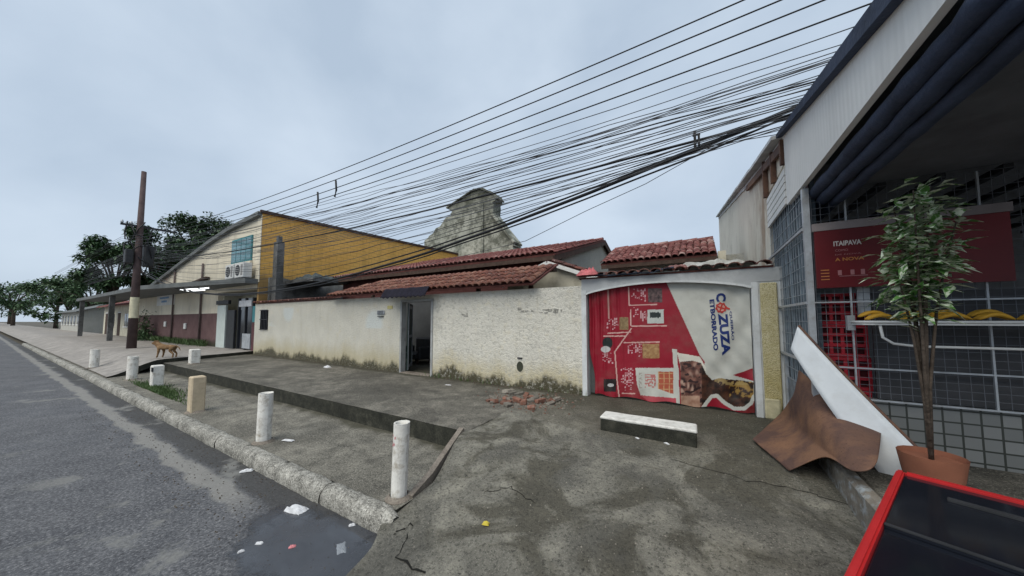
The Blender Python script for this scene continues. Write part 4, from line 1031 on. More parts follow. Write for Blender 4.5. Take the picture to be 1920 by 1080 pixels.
for k in range(9): boxo('roof_batten', M_dark, sp, 1.3 + k * .42, 1.36 + k * .42, 5.0, 8.9, 3.3, 3.36)
M_crate = simple('crate_red', (.40, .02, .035), .5, .3, 6); M_crated = simple('crate_slot_shade', (.06, .006, .01), .8)  # second red is the crate colour darkened, painting shade between the ribs
for k, wd in enumerate(('at the bottom of its stack', 'second from the floor in its stack', 'in the middle of its stack', 'second from the top of its stack', 'on top of its stack')):
    z0 = .31 + k * .372; xo = random.uniform(-.012, .012)
    cr_ = thing('drinks_crate', (1.41 + xo, 5.4, z0), 'red plastic drinks crate behind the shop mesh, ' + wd, 'crate', 'red crates stacked behind the shop mesh')
    boxo('shell', M_crated, cr_, 1.215 + xo, 1.605 + xo, 5.19, 5.6, z0 + .005, z0 + .355)
    for zz in (.0, .115, .235, .33): boxo('rib', M_crate, cr_, 1.2 + xo, 1.62 + xo, 5.16, 5.189, z0 + zz, z0 + zz + .036)
    for q in range(5): boxo('rib', M_crate, cr_, 1.2 + xo + q * .0975, 1.23 + xo + q * .0975, 5.165, 5.1885, z0 + .001, z0 + .362)
    boxo('side', M_crate, cr_, 1.2 + xo, 1.2149 + xo, 5.19, 5.61, z0, z0 + .366)
# red beer sign with lettering
sgn = thing('shop_banner', (1.75, 4.88, 2.2), 'dark red drinks sign with white and orange lettering on shop mesh', 'sign')
boxo('board', simple('sign_red', (.12, .008, .012), .45, .25, 2, .1, 20), sgn, 1.145, 2.5, 4.865, 4.895, 2.21, 2.86)
boxo('top_bar', simple('sign_bar', (.23, .2, .2), .7), sgn, 1.13, 2.52, 4.86, 4.9, 2.862, 2.95)
def flat_text(body, px0, px1, py0, py1, mat, bold=.0):
    a = ony(px0, py1, 4.86); b = ony(px1, py0, 4.86)
    text_mesh(body, 1, lambda u, v: (a[0] + (b[0] - a[0]) * u, 4.8605, a[2] + (b[2] - a[2]) * v), mat, 'lettering', sgn, bold)
M_inkw = simple('sign_white_ink', (.55, .5, .48), .6, .2, 6); M_inko = simple('sign_orange_ink', (.5, .2, .06), .6, .2, 6); M_inkp = simple('sign_pink_ink', (.36, .16, .17), .6, .2, 6)
flat_text('ITAIPAVA', 1563, 1615, 448, 462, M_inkw, .03); flat_text('COMO', 1566, 1590, 466, 472, M_inkp); flat_text('DE NOVA', 1566, 1615, 473, 479, M_inkp); flat_text('A NOVA', 1566, 1620, 480, 490, M_inko, .02)
for k in range(4): boxo('stripe', M_inko, sgn, 1.18, 1.25, 4.861, 4.864, 2.3 + k * .035, 2.309 + k * .035)
boxo('stripe', M_inkp, sgn, 1.33, 1.55, 4.861, 4.864, 2.33, 2.337)
for xx in (1.32, 1.42, 1.5): boxo('stripe', M_inkp, sgn, xx, xx + .03, 4.861, 4.864, 2.345, 2.4)
# fruit shelf
sh = thing('fruit_shelf', (2.0, 4.7, 1.78), 'white rounded wire shelf fixed to the shop mesh', 'shelf')
shp = [(1.40, 4.9), (1.41, 4.62), (1.48, 4.56), (2.9, 4.56), (2.95, 4.62), (2.95, 4.9)]
m = MB(); m.prism(shp, 1.80, 1.815, 'z'); m.build('tray', M_white, sh)
m = MB(); m.tube([(a, b, 1.83) for a, b in shp], .013, 8); m.build('rim', M_white, sh)
m = MB(); m.tube([(1.52, 4.58, 1.80), (1.53, 4.57, 1.68), (1.60, 4.57, 1.62), (1.75, 4.57, 1.60), (2.9, 4.57, 1.6)], .012, 8); m.build('brace', M_white, sh)
boxo('bracket', M_galv, sh, 1.37, 1.43, 4.86, 4.91, 1.74, 1.9)
M_fruit = m_leaf('banana_yellow', (.55, .27, .02), (.68, .42, .05))
random.seed(11)
for k in range(9):
    bx = 1.55 + (k % 5) * .24 + random.uniform(-.03, .03); by = 4.64 + .12 * (k // 5); bz = 1.835 + .03 * (k // 5)
    bn = thing('banana_bunch', (bx, by, bz), 'ripe yellow banana bunch lying on the white shop shelf', 'bananas', 'bananas on the shop shelf')
    for q in range(4):
        m = MB(); a0 = random.uniform(-.25, .25)
        m.tube([(bx - .10 + .2 * t_ / 6, by + .026 * (q - 1.5) + a0 * .05 * (t_ / 6 - .5), bz + .02 + .045 * math.sin(math.pi * t_ / 6)) for t_ in range(7)], [.007, .016, .019, .02, .019, .015, .006], 7)
        m.build('banana', M_fruit, bn)
# platform edge before the shop
m = MB(); m.box(1.19, 8, 3.3, 4.97, -.25, .45, bev=.015); tag(m.build('shop_platform', M_slab), kind='structure')
m = MB(); m.box(1.07, 1.188, 3.3, 4.9, -.2, .465, bev=.03); kb = m.build('platform_kerb', simple('kerb_peeling', (.2, .18, .15), .9, .4, 5, .6, 25, .03, dirt=(.42, .48, .52), dirtamt=.9)); tag(kb, kind='structure')

# ------------------------------------------------------------------ bollards
def bollard(px, base, top, r, mat, label, z=0.0, square=False, hollow=True, lean=0.0, seed=0):
    p = onz(px, base, z); 
    h = CAMZ - (CAMZ - z) * (top - HOR) / (base - HOR) - z
    t_ = thing('bollard', (p[0], p[1], z), label, 'bollard', 'concrete bollards along the kerb')
    m = MB(); n = 4 if square else 20
    def f(u, v):
        a = 2 * math.pi * u + (math.pi / 4 if square else 0)
        rr = r * (1.25 if square else 1) * (1 + .02 * nz2(u * 6, v * 4, 1, seed)) 
        zz = -.06 + (h + .06 - .012 * (nz2(u * 9, 0, 1, seed) + .5) * (v > .9)) * v
        return (p[0] + math.cos(a) * rr + lean * zz, p[1] + math.sin(a) * rr, z + zz)
    if square:
        m.box(p[0] - r, p[0] + r, p[1] - r, p[1] + r, z - .06, z + h, bev=.02)
    else:
        m.grid(f, n, 8)
        if hollow:
            k = .8
            m.grid(lambda u, v: (p[0] + math.cos(2 * math.pi * u) * r * (1 - (1 - k) * min(1, v * 2)) + lean * h, p[1] + math.sin(2 * math.pi * u) * r * (1 - (1 - k) * min(1, v * 2)), z + h - .006 - .2 * max(0, v - .5)), n, 4)
        m.face([(p[0] + math.cos(2 * math.pi * k_ / 20) * r * .82 + lean * h, p[1] + math.sin(2 * math.pi * k_ / 20) * r * .82, z + h - .1) for k_ in range(20)])
    m.build('post', mat, t_)
    m = MB(); m.grid(lambda u, v: (p[0] + math.cos(2 * math.pi * u) * (r + .012 + (.045 + .02 * nz2(u * 5, 0, 1, seed)) * v), p[1] + math.sin(2 * math.pi * u) * (r + .012 + (.045 + .02 * nz2(u * 5, 0, 1, seed)) * v), z + .035 * (1 - v) + .001), 24, 2)
    m.build('mortar_collar', M_edge, t_)
    return t_, p, h
b1_, p1, h1 = bollard(748, 932, 793, .082, M_bollw, 'whitewashed pipe bollard with a pink smear standing at the kerb end', lean=.03, seed=1)
m = MB(); random.seed(4)
for k in range(9):
    a = -1.9 + random.uniform(-.35, .35); zz = .52 + random.uniform(0, .12); 
    m.face([(p1[0] + .084 * math.cos(a + da) + .03 * (zz + dz), p1[1] + .084 * math.sin(a + da), zz + dz) for da, dz in ((0, 0), (.12, .005), (.15, .03), (.03, .026))])
m.build('pink_smear', M_litp, b1_)
bollard(494, 828, 737, .095, M_bollw, 'plain whitewashed cylindrical bollard between the tan one and the kerb end', lean=.02, seed=2)
bollard(367, 772, 706, .11, M_bollt, 'tan unpainted concrete bollard beside the raised slab', square=True, seed=3)
b4_, p4, h4 = bollard(293, 726, 685, .115, M_bollw, 'square white bollard with a dark hollow in its face', square=True, seed=4)
boxo('dark_hollow', M_dark, b4_, p4[0] + .02, p4[0] + .118, p4[1] - .125, p4[1] - .1, h4 - .16, h4 - .05)
bollard(247, 712, 668, .12, M_bollw, 'white bollard standing by the edge of the neighbouring raised paving', seed=5)
bollard(364, 682, 655, .13, M_bollw, 'short white block bollard standing on the raised slab near its far step', z=.3, square=True, seed=6)
bollard(176, 690, 655, .12, M_bollw, 'weathered white bollard by the kerb before the grey canopy', z=.05, seed=7)

# ------------------------------------------------------------------ concrete block lying on the ramp
bl = thing('concrete_block', (-.75, 5.2, .28), 'long white topped concrete block lying across the driveway ramp', 'block')
bm_ = [onz(1126, 806, .27), onz(1307, 838, .27)]
a, b = Vector(bm_[0]), Vector(bm_[1]); d = (b - a); d.z = 0; d.normalize(); nb_ = Vector((-d.y, d.x, 0))
def blk(z0, z1, off):
    m = MB(); P = [a - nb_ * off - d * off, b - nb_ * off + d * off, b + nb_ * (.30 + off) + d * off, a + nb_ * (.30 + off) - d * off]
    m.prism([(p.x, p.y) for p in P], z0, z1, 'z')
    bmesh.ops.bevel(m.bm, geom=list(m.bm.edges), offset=.012, segments=1, affect='EDGES')
    bmesh.ops.subdivide_edges(m.bm, edges=[e for e in m.bm.edges if e.calc_length() > .3], cuts=6)
    for v in m.bm.verts: v.co += Vector((nz2(v.co.x, v.co.y, 9, v.co.z), nz2(v.co.y, v.co.z, 9, 3), nz2(v.co.x, v.co.z, 9, 7))) * .008
    return m
blk(.2, .425, 0).build('body', M_riser, bl)
blk(.428, .468, .006).build('white_top', simple('chipped_white', (.66, .66, .63), .8, .12, 6, .4, 30, dirt=(.22, .2, .17), dirtamt=.6), bl)

# ------------------------------------------------------------------ utility pole and cables
PX, PY_ = -24.7, 4.1
up_ = thing('utility_pole', (PX, PY_, .43), 'tall dark brown utility pole with pale painted band beside the canopy', 'utility pole')
m = MB(); m.tube([(PX, PY_, .4), (PX, PY_, 9.55)], [.18, .095], 14); m.build('shaft', M_pole, up_)
m = MB(); m.tube([(PX, PY_, 1.95), (PX, PY_, 3.0)], [.171, .162], 14, cap=False); m.build('painted_band', simple('band_cream', (.55, .52, .38), .85, .2, 5), up_)
for zz in (6.6,): boxo('crossarm', M_dark, up_, PX - .05, PX + .05, PY_ - .65, PY_ + 1.35, zz, zz + .09)
boxo('transformer_box', M_dark, up_, PX - .25, PX + .2, PY_ + .17, PY_ + .55, 4.6, 5.7, bev=.05); boxo('meter_box', M_dark, up_, PX - .22, PX + .2, PY_ - .45, PY_ - .17, 4.7, 5.4, bev=.03)
m = MB()
for k in range(5): m.tube([(PX + .3 * math.sin(k * 2.1 + q * .5), PY_ + .45 * math.cos(k * 1.3 + q * .42), 6.7 - 2.4 * q / 8 + .2 * math.sin(q * 1.7 + k)) for q in range(9)], .03, 5)
m.build('slack_cable', M_rubber, up_)
for zz in (6.69,):
    for yy in (-.6, -.3, .9, 1.25):
        m = MB(); m.tube([(PX, PY_ + yy, zz), (PX, PY_ + yy, zz + .05), (PX, PY_ + yy, zz + .16)], [.03, .06, .035], 8); m.build('insulator', M_galv, up_)
def cable(pts, Y, rad, mat=M_rubber, name='cable', label=None, cat='cable', x_end=7.0, wob=0.0, group=None):
    q = [ony(x, y, Y) for x, y in pts]; X = [p[0] for p in q]; Z = [p[2] for p in q]
    cf = np.polyfit(X, Z, 2) if len(q) > 2 else np.polyfit(X, Z, 1)
    xs = np.linspace(PX, X[0], 6).tolist()[:-1] if X[0] > PX + .5 else []
    xs += np.linspace(X[0], X[-1], 36).tolist()
    sl = np.polyval(np.polyder(cf), X[-1])
    P = [(x, Y + (.0), float(np.polyval(cf, x)) + wob * nz2(x, 0, 1.2, Y * 9)) for x in xs]
    P.append((x_end, Y, P[-1][2] + (x_end - X[-1]) * sl))
    lx = PX - 26; P.insert(0, (lx, Y, P[0][2] + .15)) ; 
    m = MB(); m.tube(P, rad, 5)
    if not label: label, group = ('thin grey telephone cable in the dense fan of wires', 'grey cables in the dense fan') if mat is M_cable2 else ('thin black cable in the dense fan of wires', 'black cables in the dense fan')
    return tag(m.build(name, mat), label, cat, group)
W4 = ((262, 436), (660, 309), (940, 193), (1400, 0))
for k, (l, m1, m2, r_) in enumerate((((262, 440), (660, 311), (940, 193), (1398, 0)), ((262, 445), (660, 327), (940, 213), (1470, 0)), ((262, 450), (660, 343), (940, 236), (1550, 0)), ((262, 456), (640, 362), (940, 258), (1640, 5)))):
    cable((l, m1, m2, r_), 3.5, .0072, label='widely spaced black power wire running above the dense fan of cables', group='upper power wires')
for k, (l, m2, r_, rad, mt) in enumerate((
        ((262, 462), (940, 273), (1610, 48), .007, M_cable2), ((262, 465), (940, 290), (1590, 78), .006, M_cable2), ((262, 467), (940, 299), (1580, 95), .006, M_cable2),
        ((262, 470), (940, 310), (1545, 148), .011, M_rubber), ((262, 472), (940, 318), (1530, 158), .006, M_cable2), ((262, 474), (940, 326), (1520, 166), .007, M_rubber),
        ((262, 476), (940, 334), (1515, 175), .006, M_cable2), ((262, 479), (940, 341), (1512, 182), .006, M_cable2), ((262, 481), (940, 350), (1508, 188), .007, M_cable2),
        ((262, 486), (940, 376), (1500, 200), .007, M_cable2), ((262, 489), (940, 385), (1500, 203), .006, M_cable2),
        ((262, 492), (940, 394), (1498, 206), .007, M_rubber), ((262, 495), (940, 404), (1490, 212), .006, M_cable2), ((262, 498), (940, 412), (1490, 216), .007, M_rubber))):
    cable((l, m2, r_), 5.2 + .12 * math.sin(k * 2.3), rad * 1.0, mt, wob=.04)
random.seed(77)
for k in range(18):
    y0 = random.uniform(462, 502); ym = random.uniform(296, 425); yr = 128 + (ym - 296) * .62 + random.uniform(-10, 10)
    cable(((262, y0), (560 + random.uniform(-60, 60), y0 + (ym - y0) * .42 + random.uniform(2, 14)), (940, ym), (1510, yr)), 5.1 + random.uniform(0, .5), .006, M_cable2, wob=.05)
cable(((262, 484), (940, 360), (1303, 262), (1495, 214)), 5.3, .02, wob=.015, label='thick black overhead cable carrying a small splice clamp')
cable(((262, 506), (640, 512), (800, 480), (960, 434), (1200, 322), (1300, 274), (1500, 193)), 5.35, .03, wob=.02, label='thickest sagging bundle of black telephone cables')
cable(((262, 503), (640, 505), (800, 470), (960, 424), (1200, 316), (1300, 270), (1495, 198)), 5.4, .017, wob=.03, label='black cable hanging just above the thick sagging bundle')
cable(((262, 508), (640, 516), (800, 486), (960, 440), (1200, 330), (1320, 272), (1480, 220)), 5.3, .015, wob=.03, label='black cable hanging just under the thick sagging bundle')
# loose drop wire below the bundle
q = [ony(x, y, 5.6) for x, y in ((985, 452), (1100, 395), (1210, 345), (1340, 272), (1470, 250))]
m = MB(); m.tube([tuple(ony(700, 520, 8.6))] + [tuple(p) for p in q] + [(q[-1][0] + 2, 5.6, q[-1][2] + .3)], .006, 5); tag(m.build('drop_wire', M_cable2), 'thin grey drop wire hanging alone under the cable bundle', 'cable')
for (px, py, Yv) in ((1303, 262, 5.3),):
    c_ = ony(px, py, Yv); t_ = thing('splice_clamp', (c_[0], Yv, c_[2] - .12), 'small black splice clamp hanging on the overhead cable', 'clamp')
    m = MB(); m.bar((c_[0], Yv, c_[2] - .16), (c_[0], Yv, c_[2] + .13), .035, .035); m.build('rod', M_rubber, t_)
    m = MB(); m.bar((c_[0] + .05, Yv, c_[2] - .1), (c_[0] + .05, Yv, c_[2] + .08), .03, .03); m.bar((c_[0] - .03, Yv, c_[2] + .07), (c_[0] + .07, Yv, c_[2] + .07), .025, .025); m.build('bracket', M_rubber, t_)
for (px, py) in ((629, 357), (595, 378)):
    c_ = ony(px, py, 3.5); m = MB(); m.tube([(c_[0], 3.5, c_[2] + .2), (c_[0] + .03, 3.5, c_[2]), (c_[0] - .02, 3.5, c_[2] - .13)], .02, 6)
    tag(m.build('spacer', M_rubber), 'small dark spacer rod hanging between the upper overhead cables', 'spacer', 'cable spacers')

# ------------------------------------------------------------------ rusted sheet, leaning board, freezer, plant at the shop corner
def patch(name, mat, ctrl, n, th, label, cat, wob=.006):
    nr = len(ctrl); nc = len(ctrl[0])
    def cat_rom(P, t):
        k = t * (len(P) - 1); i = min(int(k), len(P) - 2); f = k - i
        p0 = P[max(i - 1, 0)]; p1 = P[i]; p2 = P[i + 1]; p3 = P[min(i + 2, len(P) - 1)]
        return (p1 * 2 + (p2 - p0) * f + (p0 * 2 - p1 * 5 + p2 * 4 - p3) * f * f + (p1 * 3 - p0 - p2 * 3 + p3) * f ** 3) * .5
    C_ = [[Vector([float(k) for k in c]) for c in row] for row in ctrl]
    def f(u, v):
        p = cat_rom([cat_rom(row, u) for row in C_], v)
        return p + Vector((nz2(u * 5, v * 5), nz2(u * 5, v * 5, 1, 4), nz2(u * 5, v * 5, 1, 8))) * wob
    m = MB(); m.grid(f, n, n); m.thick(th)
    return tag(m.build(name, mat), label, cat)
# rows run from the flat part on the ramp up to the curled edge on the platform
ends = [(onz(1411, 824, .31), onz(1480, 883, .275)), (onx(1460, 779, .96), onx(1546, 858, .97)), (onx(1486, 744, 1.0), onx(1602, 884, 1.05)),
        (onx(1495, 714, 1.03), onx(1643, 868, 1.19)), (onx(1499, 694, 1.04), ony(1652, 806, 4.46))]
ctrl = [[a, (a + b) / 2 + np.array(o), b] for (a, b), o in zip(ends, ((0, 0, .0), (-.01, 0, .0), (-.02, -.02, -.02), (-.03, -.03, -.03), (-.02, -.03, -.02)))]
patch('rusted_sheet', M_rust, ctrl, 30, .006, 'curled brown rusted steel sheet lying against the shop platform kerb', 'metal sheet')
M_board = simple('board_white', (.66, .70, .73), .55, .08, 3, .1, 20, dirt=(.45, .45, .43), dirtamt=.3)
bd = thing('leaning_board', (1.4, 4.6, .3), 'long white board with rusty edge leaning down against the shop mesh', 'board')
U0, U1 = Vector(ony(1497, 613, 4.80)), Vector(ony(1484, 655, 4.78)); L0, L1 = Vector(ony(1735, 858, 4.30)), Vector(ony(1700, 948, 4.28))
def bf(u, v):
    top = U0 + (L0 - U0) * u; bot = U1 + (L1 - U1) * u
    bow = .10 * math.sin(math.pi * min(1, u * 1.15)) 
    p = top + (bot - top) * v
    return p + Vector((-.02, -.03, -.0)) * math.sin(math.pi * u) - Vector((.0, 0, .04)) * math.sin(math.pi * u) * v
m = MB(); m.grid(bf, 24, 6); m.thick(.03); m.build('panel', M_board, bd)
m = MB(); m.tube([bf(k / 16, 0) + Vector((.004, .01, .012)) for k in range(17)], .014, 6); m.build('rusty_edge', M_rust, bd)
# ice-cream freezer: red rim, black glass lids
fz = thing('chest_freezer', (1.0, 2.2, -.1), 'red rimmed chest freezer with black glass top standing by the ramp', 'freezer')
e0 = Vector(onz(1580, 1080, .9)); e1 = Vector(onz(1680, 880, .9)); ed = (e1 - e0); ed.z = 0; ed.normalize(); en = Vector((ed.y, -ed.x, 0))
o_ = e0 - ed * .22; FL, FWd = 1.72, .68
def fbox(u0, u1, v0, v1, z0, z1, bev=.0):
    m = MB(); P = [o_ + ed * u0 + en * v0, o_ + ed * u1 + en * v0, o_ + ed * u1 + en * v1, o_ + ed * u0 + en * v1]
    m.prism([(p.x, p.y) for p in P], z0, z1, 'z')
    if bev: bmesh.ops.bevel(m.bm, geom=list(m.bm.edges), offset=bev, segments=2, affect='EDGES')
    return m
fbox(.02, FL - .02, .02, FWd - .02, -.04, .83, .02).build('body', M_red, fz)
for (a, b, c, d_) in ((0, FL, 0, .035), (0, FL, FWd - .035, FWd), (0, .035, .036, FWd - .036), (FL - .035, FL, .036, FWd - .036)): fbox(a, b, c, d_, .835, .90, .008).build('rim', M_red, fz)
lid = fbox(.037, FL / 2 + .02, .037, FWd - .037, .855, .868).build('glass_lid', M_panedk, fz); fbox(FL / 2 - .02, FL - .037, .037, FWd - .037, .870, .882).build('glass_lid', M_panedk, fz)
fbox(FL / 2 - .02, FL / 2 + .0, .037, FWd - .037, .883, .889).build('lid_rail', M_dark, fz); fbox(FL - .3, FL - .26, .2, .45, .883, .893).build('handle', M_dark, fz)
for u in (.1, FL - .15):
    for v in (.08, FWd - .13): fbox(u, u + .05, v, v + .05, -.1, -.04).build('foot', M_dark, fz)
# leafy plant in a pot
def leaf_card(m, p, dirv, L, W, droop, up=Vector((0, 0, 1))):
    d = dirv.normalized(); s_ = d.cross(up)
    s_ = s_.normalized() if s_.length > .01 else Vector((1, 0, 0)); 
    q0 = p; q1 = p + d * L * .45 + Vector((0, 0, -droop * L * .12)); q2 = p + d * L + Vector((0, 0, -droop * L * .5))
    n_ = s_.cross(d) * W * .12
    a = m.bm.verts.new(q0); b = m.bm.verts.new(q1 + s_ * W / 2 + n_); c = m.bm.verts.new(q2); e = m.bm.verts.new(q1 - s_ * W / 2 + n_); f = m.bm.verts.new(q1)
    m.bm.faces.new((a, b, f)); m.bm.faces.new((b, c, f)); m.bm.faces.new((c, e, f)); m.bm.faces.new((e, a, f))
random.seed(21)
pc = Vector((1.53, 3.92, .45))
pl = thing('potted_plant', tuple(pc), 'tall potted shrub with green and white leaves before the shop sign', 'plant')
m = MB(); m.grid(lambda u, v: (pc.x + math.cos(2 * math.pi * u) * (.13 + .05 * v), pc.y + math.sin(2 * math.pi * u) * (.13 + .05 * v), .45 + .34 * v), 18, 5); m.face([(pc.x + .17 * math.cos(k * math.pi / 9), pc.y + .17 * math.sin(k * math.pi / 9), .75) for k in range(18)]); m.build('pot', simple('pot_clay', (.25, .10, .06), .85), pl)
m = MB(); tips = []
for k in range(9):
    a = k * .7 + random.uniform(-.2, .2); r_ = random.uniform(.08, .3); h_ = random.uniform(1.8, 2.5)
    st = [pc + Vector((math.cos(a) * r_ * t_ ** 2, math.sin(a) * r_ * t_ ** 2, .28 + (h_ - .28) * t_)) for t_ in (0, .3, .6, .8, 1.0)]
    m.tube(st, [.014, .012, .009, .007, .004], 6); tips.append(st)
m.build('stems', M_bark, pl)
m = MB()
for st in tips:
    for k in range(70):
        t_ = random.uniform(.62, 1.0); i = min(int(t_ * 4), 3); p = st[i].lerp(st[i + 1], t_ * 4 - i) + Vector((random.gauss(0, .05), random.gauss(0, .05), random.gauss(0, .06)))
        leaf_card(m, p, Vector((random.gauss(0, 1), random.gauss(0, 1), random.uniform(-.3, .6))), random.uniform(.10, .19), random.uniform(.045, .08), random.uniform(.2, 1))
m.build('leaves', M_leafv, pl, norm=False)

# ------------------------------------------------------------------ rubble, litter, weeds
random.seed(33)
rp = Vector(onz(985, 752, .30))
def chunk(c, s, seed, mat, label, cat, group, name):
    m = MB(); m.box(-s[0] / 2, s[0] / 2, -s[1] / 2, s[1] / 2, 0, s[2], bev=min(s) * .15)
    for v in m.bm.verts: v.co += Vector((nz2(v.co.x * 20, v.co.y * 20, 1, seed), nz2(v.co.y * 20, v.co.z * 20, 1, seed + 3), nz2(v.co.x * 20, v.co.z * 20, 1, seed + 7))) * min(s) * .35
    o = m.build(name, mat, None, origin=(0, 0, 0)); o.location = c; o.rotation_euler = (random.uniform(-.25, .25), random.uniform(-.25, .25), random.uniform(0, 6.28))
    return tag(o, label, cat, group)
for k in range(26):
    x_ = rp.x + random.uniform(-.75, .6); y_ = rp.y + random.uniform(-.5, .45)
    z_ = (.30 if x_ < -2.9 else rampz(x_, y_))
    br = k % 2 == 0
    chunk((x_, y_, z_), (random.uniform(.1, .24), random.uniform(.07, .13), random.uniform(.04, .08)), k, M_brick if br else M_rubble, 'broken red brick piece in the rubble by the wall foot' if br else 'grey mortar lump in the rubble by the wall foot', 'brick' if br else 'rubble', 'brick pieces in the rubble' if br else 'mortar lumps in the rubble', 'brick_fragment' if br else 'mortar_lump')
def scatter(name, mat, n, gen, kind='stuff', label=None, cat=None):
    m = MB()
    for k in range(n):
        x_, y_, z_, s = gen(k)
        a = random.uniform(0, 6.28); c, s_ = math.cos(a) * s, math.sin(a) * s; h = s * random.uniform(.3, .9)
        b4 = [(x_ + c, y_ + s_), (x_ - s_, y_ + c * random.uniform(.5, 1)), (x_ - c, y_ - s_), (x_ + s_, y_ - c * random.uniform(.5, 1))]
        ap = (x_ + random.uniform(-s, s) * .3, y_ + random.uniform(-s, s) * .3, z_ + h)
        for i in range(4): m.face([(b4[i][0], b4[i][1], z_ - .003), (b4[(i + 1) % 4][0], b4[(i + 1) % 4][1], z_ - .003), ap])
    return tag(m.build(name, mat), label, cat, kind=kind)
def g_rub(k):
    x_ = rp.x + random.gauss(0, .42); y_ = rp.y + random.gauss(.05, .3); return (x_, y_, .30 if x_ < -2.9 else rampz(x_, y_), random.uniform(.012, .04))
scatter('rubble', M_brick, 260, g_rub, label='crumbled brick and mortar rubble by the wall foot', cat='rubble')
scatter('gravel', M_rubble, 420, g_rub, label='grey gravel mixed into the brick rubble', cat='gravel')
def g_foot(k):
    x_ = random.uniform(-6.2, -2.2) if k % 3 else random.uniform(-17, -7.9); return (x_, WY - abs(random.gauss(.03, .09)) - .02, .297, random.uniform(.008, .03))
scatter('wall_foot_debris', M_dirt, 900, g_foot, label='dark soil crumbs gathered along the wall foot', cat='debris')
def g_grit(k):
    x_ = random.uniform(-2.4, 1.05); y_ = random.uniform(2.0, 6.3); return (x_, y_, rampz(x_, y_), random.uniform(.004, .011))
scatter('ramp_grit', M_rubble, 900, g_grit, label='small stones and grit strewn over the ramp', cat='grit')
def g_pav(k):
    x_ = -2.7 - 12 * random.random() ** 1.6; y_ = random.uniform(2.25, 3.5); return (x_, y_, .008 * 0 + pavz(x_, y_), random.uniform(.004, .01))
def pavz(x, y): return .012 * nz2(x, y, .9) + .02 * (y - 2.2) / 1.5
scatter('pavement_grit', M_rubble, 600, g_pav, label='small stones and grit on the lower pavement', cat='grit')
def g_road(k):
    x_ = -2.6 - 9 * random.random() ** 1.5; y_ = random.uniform(1.2, 2.0); return (x_, y_, -.148, random.uniform(.004, .012))
scatter('gutter_grit', M_dirt, 700, g_road, label='dark grit washed along the gutter', cat='grit')
# litter, one object each
def litter(px, py, z, w, h, mat, label, sz=.03, seed=0, cat='litter', group=None, name='paper_scrap', rot=None):
    p = onz(px, py, z); crumple(name, mat, p[0], p[1], p[2] + .002, w * .72, h * .72, sz * .8, seed, 7, label, cat, group, random.uniform(0, 3) if rot is None else rot)
litter(540, 826, .015, .26, .08, M_paper, 'flat white paper scrap lying on the lower pavement', .03, 1, rot=.3)
litter(614, 689, .30, .30, .2, M_paper, 'white takeaway box lying on the slab by the wall', .10, 2, name='takeaway_box', rot=0)
litter(556, 957, -.147, .30, .16, M_paper, 'white plastic bag floating in the gutter puddle', .07, 3, name='plastic_bag', rot=.2)
litter(462, 884, -.148, .20, .07, M_paper, 'torn white wrapper lying in the gutter before the puddle', .04, 4, rot=.9)
litter(640, 1028, -.147, .20, .1, m_leaf('clear_plastic', (.16, .18, .2), (.3, .32, .35)), 'thin clear plastic film lying in the puddle', .02, 5, name='plastic_film')
litter(548, 1026, -.148, .07, .04, M_litp, 'small pink and white wrapper on the asphalt', .02, 6)
litter(486, 1020, -.148, .08, .03, M_paper, 'narrow white scrap on the asphalt beside the pink wrapper', .02, 7)
litter(452, 1035, -.148, .06, .03, M_paper, 'tiny white scrap on the bare asphalt', .02, 17)
litter(1091, 988, rampz(-.3, 2.6), .045, .06, M_paper, 'crushed white cup on the stained ramp', .05, 8)
litter(911, 983, rampz(-1.2, 2.4), .08, .06, M_lity, 'yellow fruit peel on the ramp beside the kerb end', .03, 9, name='fruit_peel')
litter(1396, 905, .1, .09, .04, M_paper, 'small white wrapper on the ramp before the rusted sheet', .02, 10)
litter(1425, 910, .1, .06, .04, M_paper, 'white bottle cap sized scrap beside the rusted sheet', .02, 11)
litter(1602, 963, .12, .07, .03, M_paper, 'white strip of paper near the platform kerb', .02, 12)
litter(1195, 822, .26, .08, .04, M_paper, 'white scrap tucked under the long concrete block', .02, 13)
litter(1250, 832, .26, .10, .04, M_paper, 'torn white paper at the foot of the long concrete block', .02, 14)
litter(840, 722, .30, .22, .05, M_paper, 'white strip of litter in the wall foot debris', .02, 15)
litter(690, 960, -.1, .07, .06, M_paper, 'crumpled white tissue beside the broken kerb end', .03, 16)
litter(660, 985, -.147, .08, .05, M_paper, 'small white plastic scrap at the puddle rim', .02, 18)
# weeds and grass
def grass(name, n, gen, h0, h1, label):
    m = MB()
    for k in range(n):
        x_, y_, z_ = gen(); h = random.uniform(h0, h1); a = random.uniform(0, 6.28); l = random.uniform(.1, .7) * h; w = .006 + .004 * random.random()
        dx, dy = math.cos(a), math.sin(a)
        m.face([(x_ - dy * w, y_ + dx * w, z_), (x_ + dy * w, y_ - dx * w, z_), (x_ + dx * l * .5 + dy * w * .6, y_ + dy * l * .5 - dx * w * .6, z_ + h * .7)])
        m.face([(x_ - dy * w, y_ + dx * w, z_), (x_ + dx * l * .5 + dy * w * .6, y_ + dy * l * .5 - dx * w * .6, z_ + h * .7), (x_ + dx * l, y_ + dy * l, z_ + h)])
    return tag(m.build(name, M_grass, norm=False), label, 'grass', kind='stuff')
gp = onz(280, 733, 0.0)
grass('grass_patch', 2600, lambda: (gp[0] + random.gauss(.2, .9), min(3.4, gp[1] + abs(random.gauss(0, .16))), .0), .03, .11, 'low green grass growing beside the square white bollard')
grass('wall_weeds', 70, lambda: (random.choice((-6.3, -5.2, -2.6, -4.6)) + random.gauss(0, .3), WY - .04 - abs(random.gauss(0, .05)), .3), .04, .16, 'thin weeds sprouting along the foot of the wall')
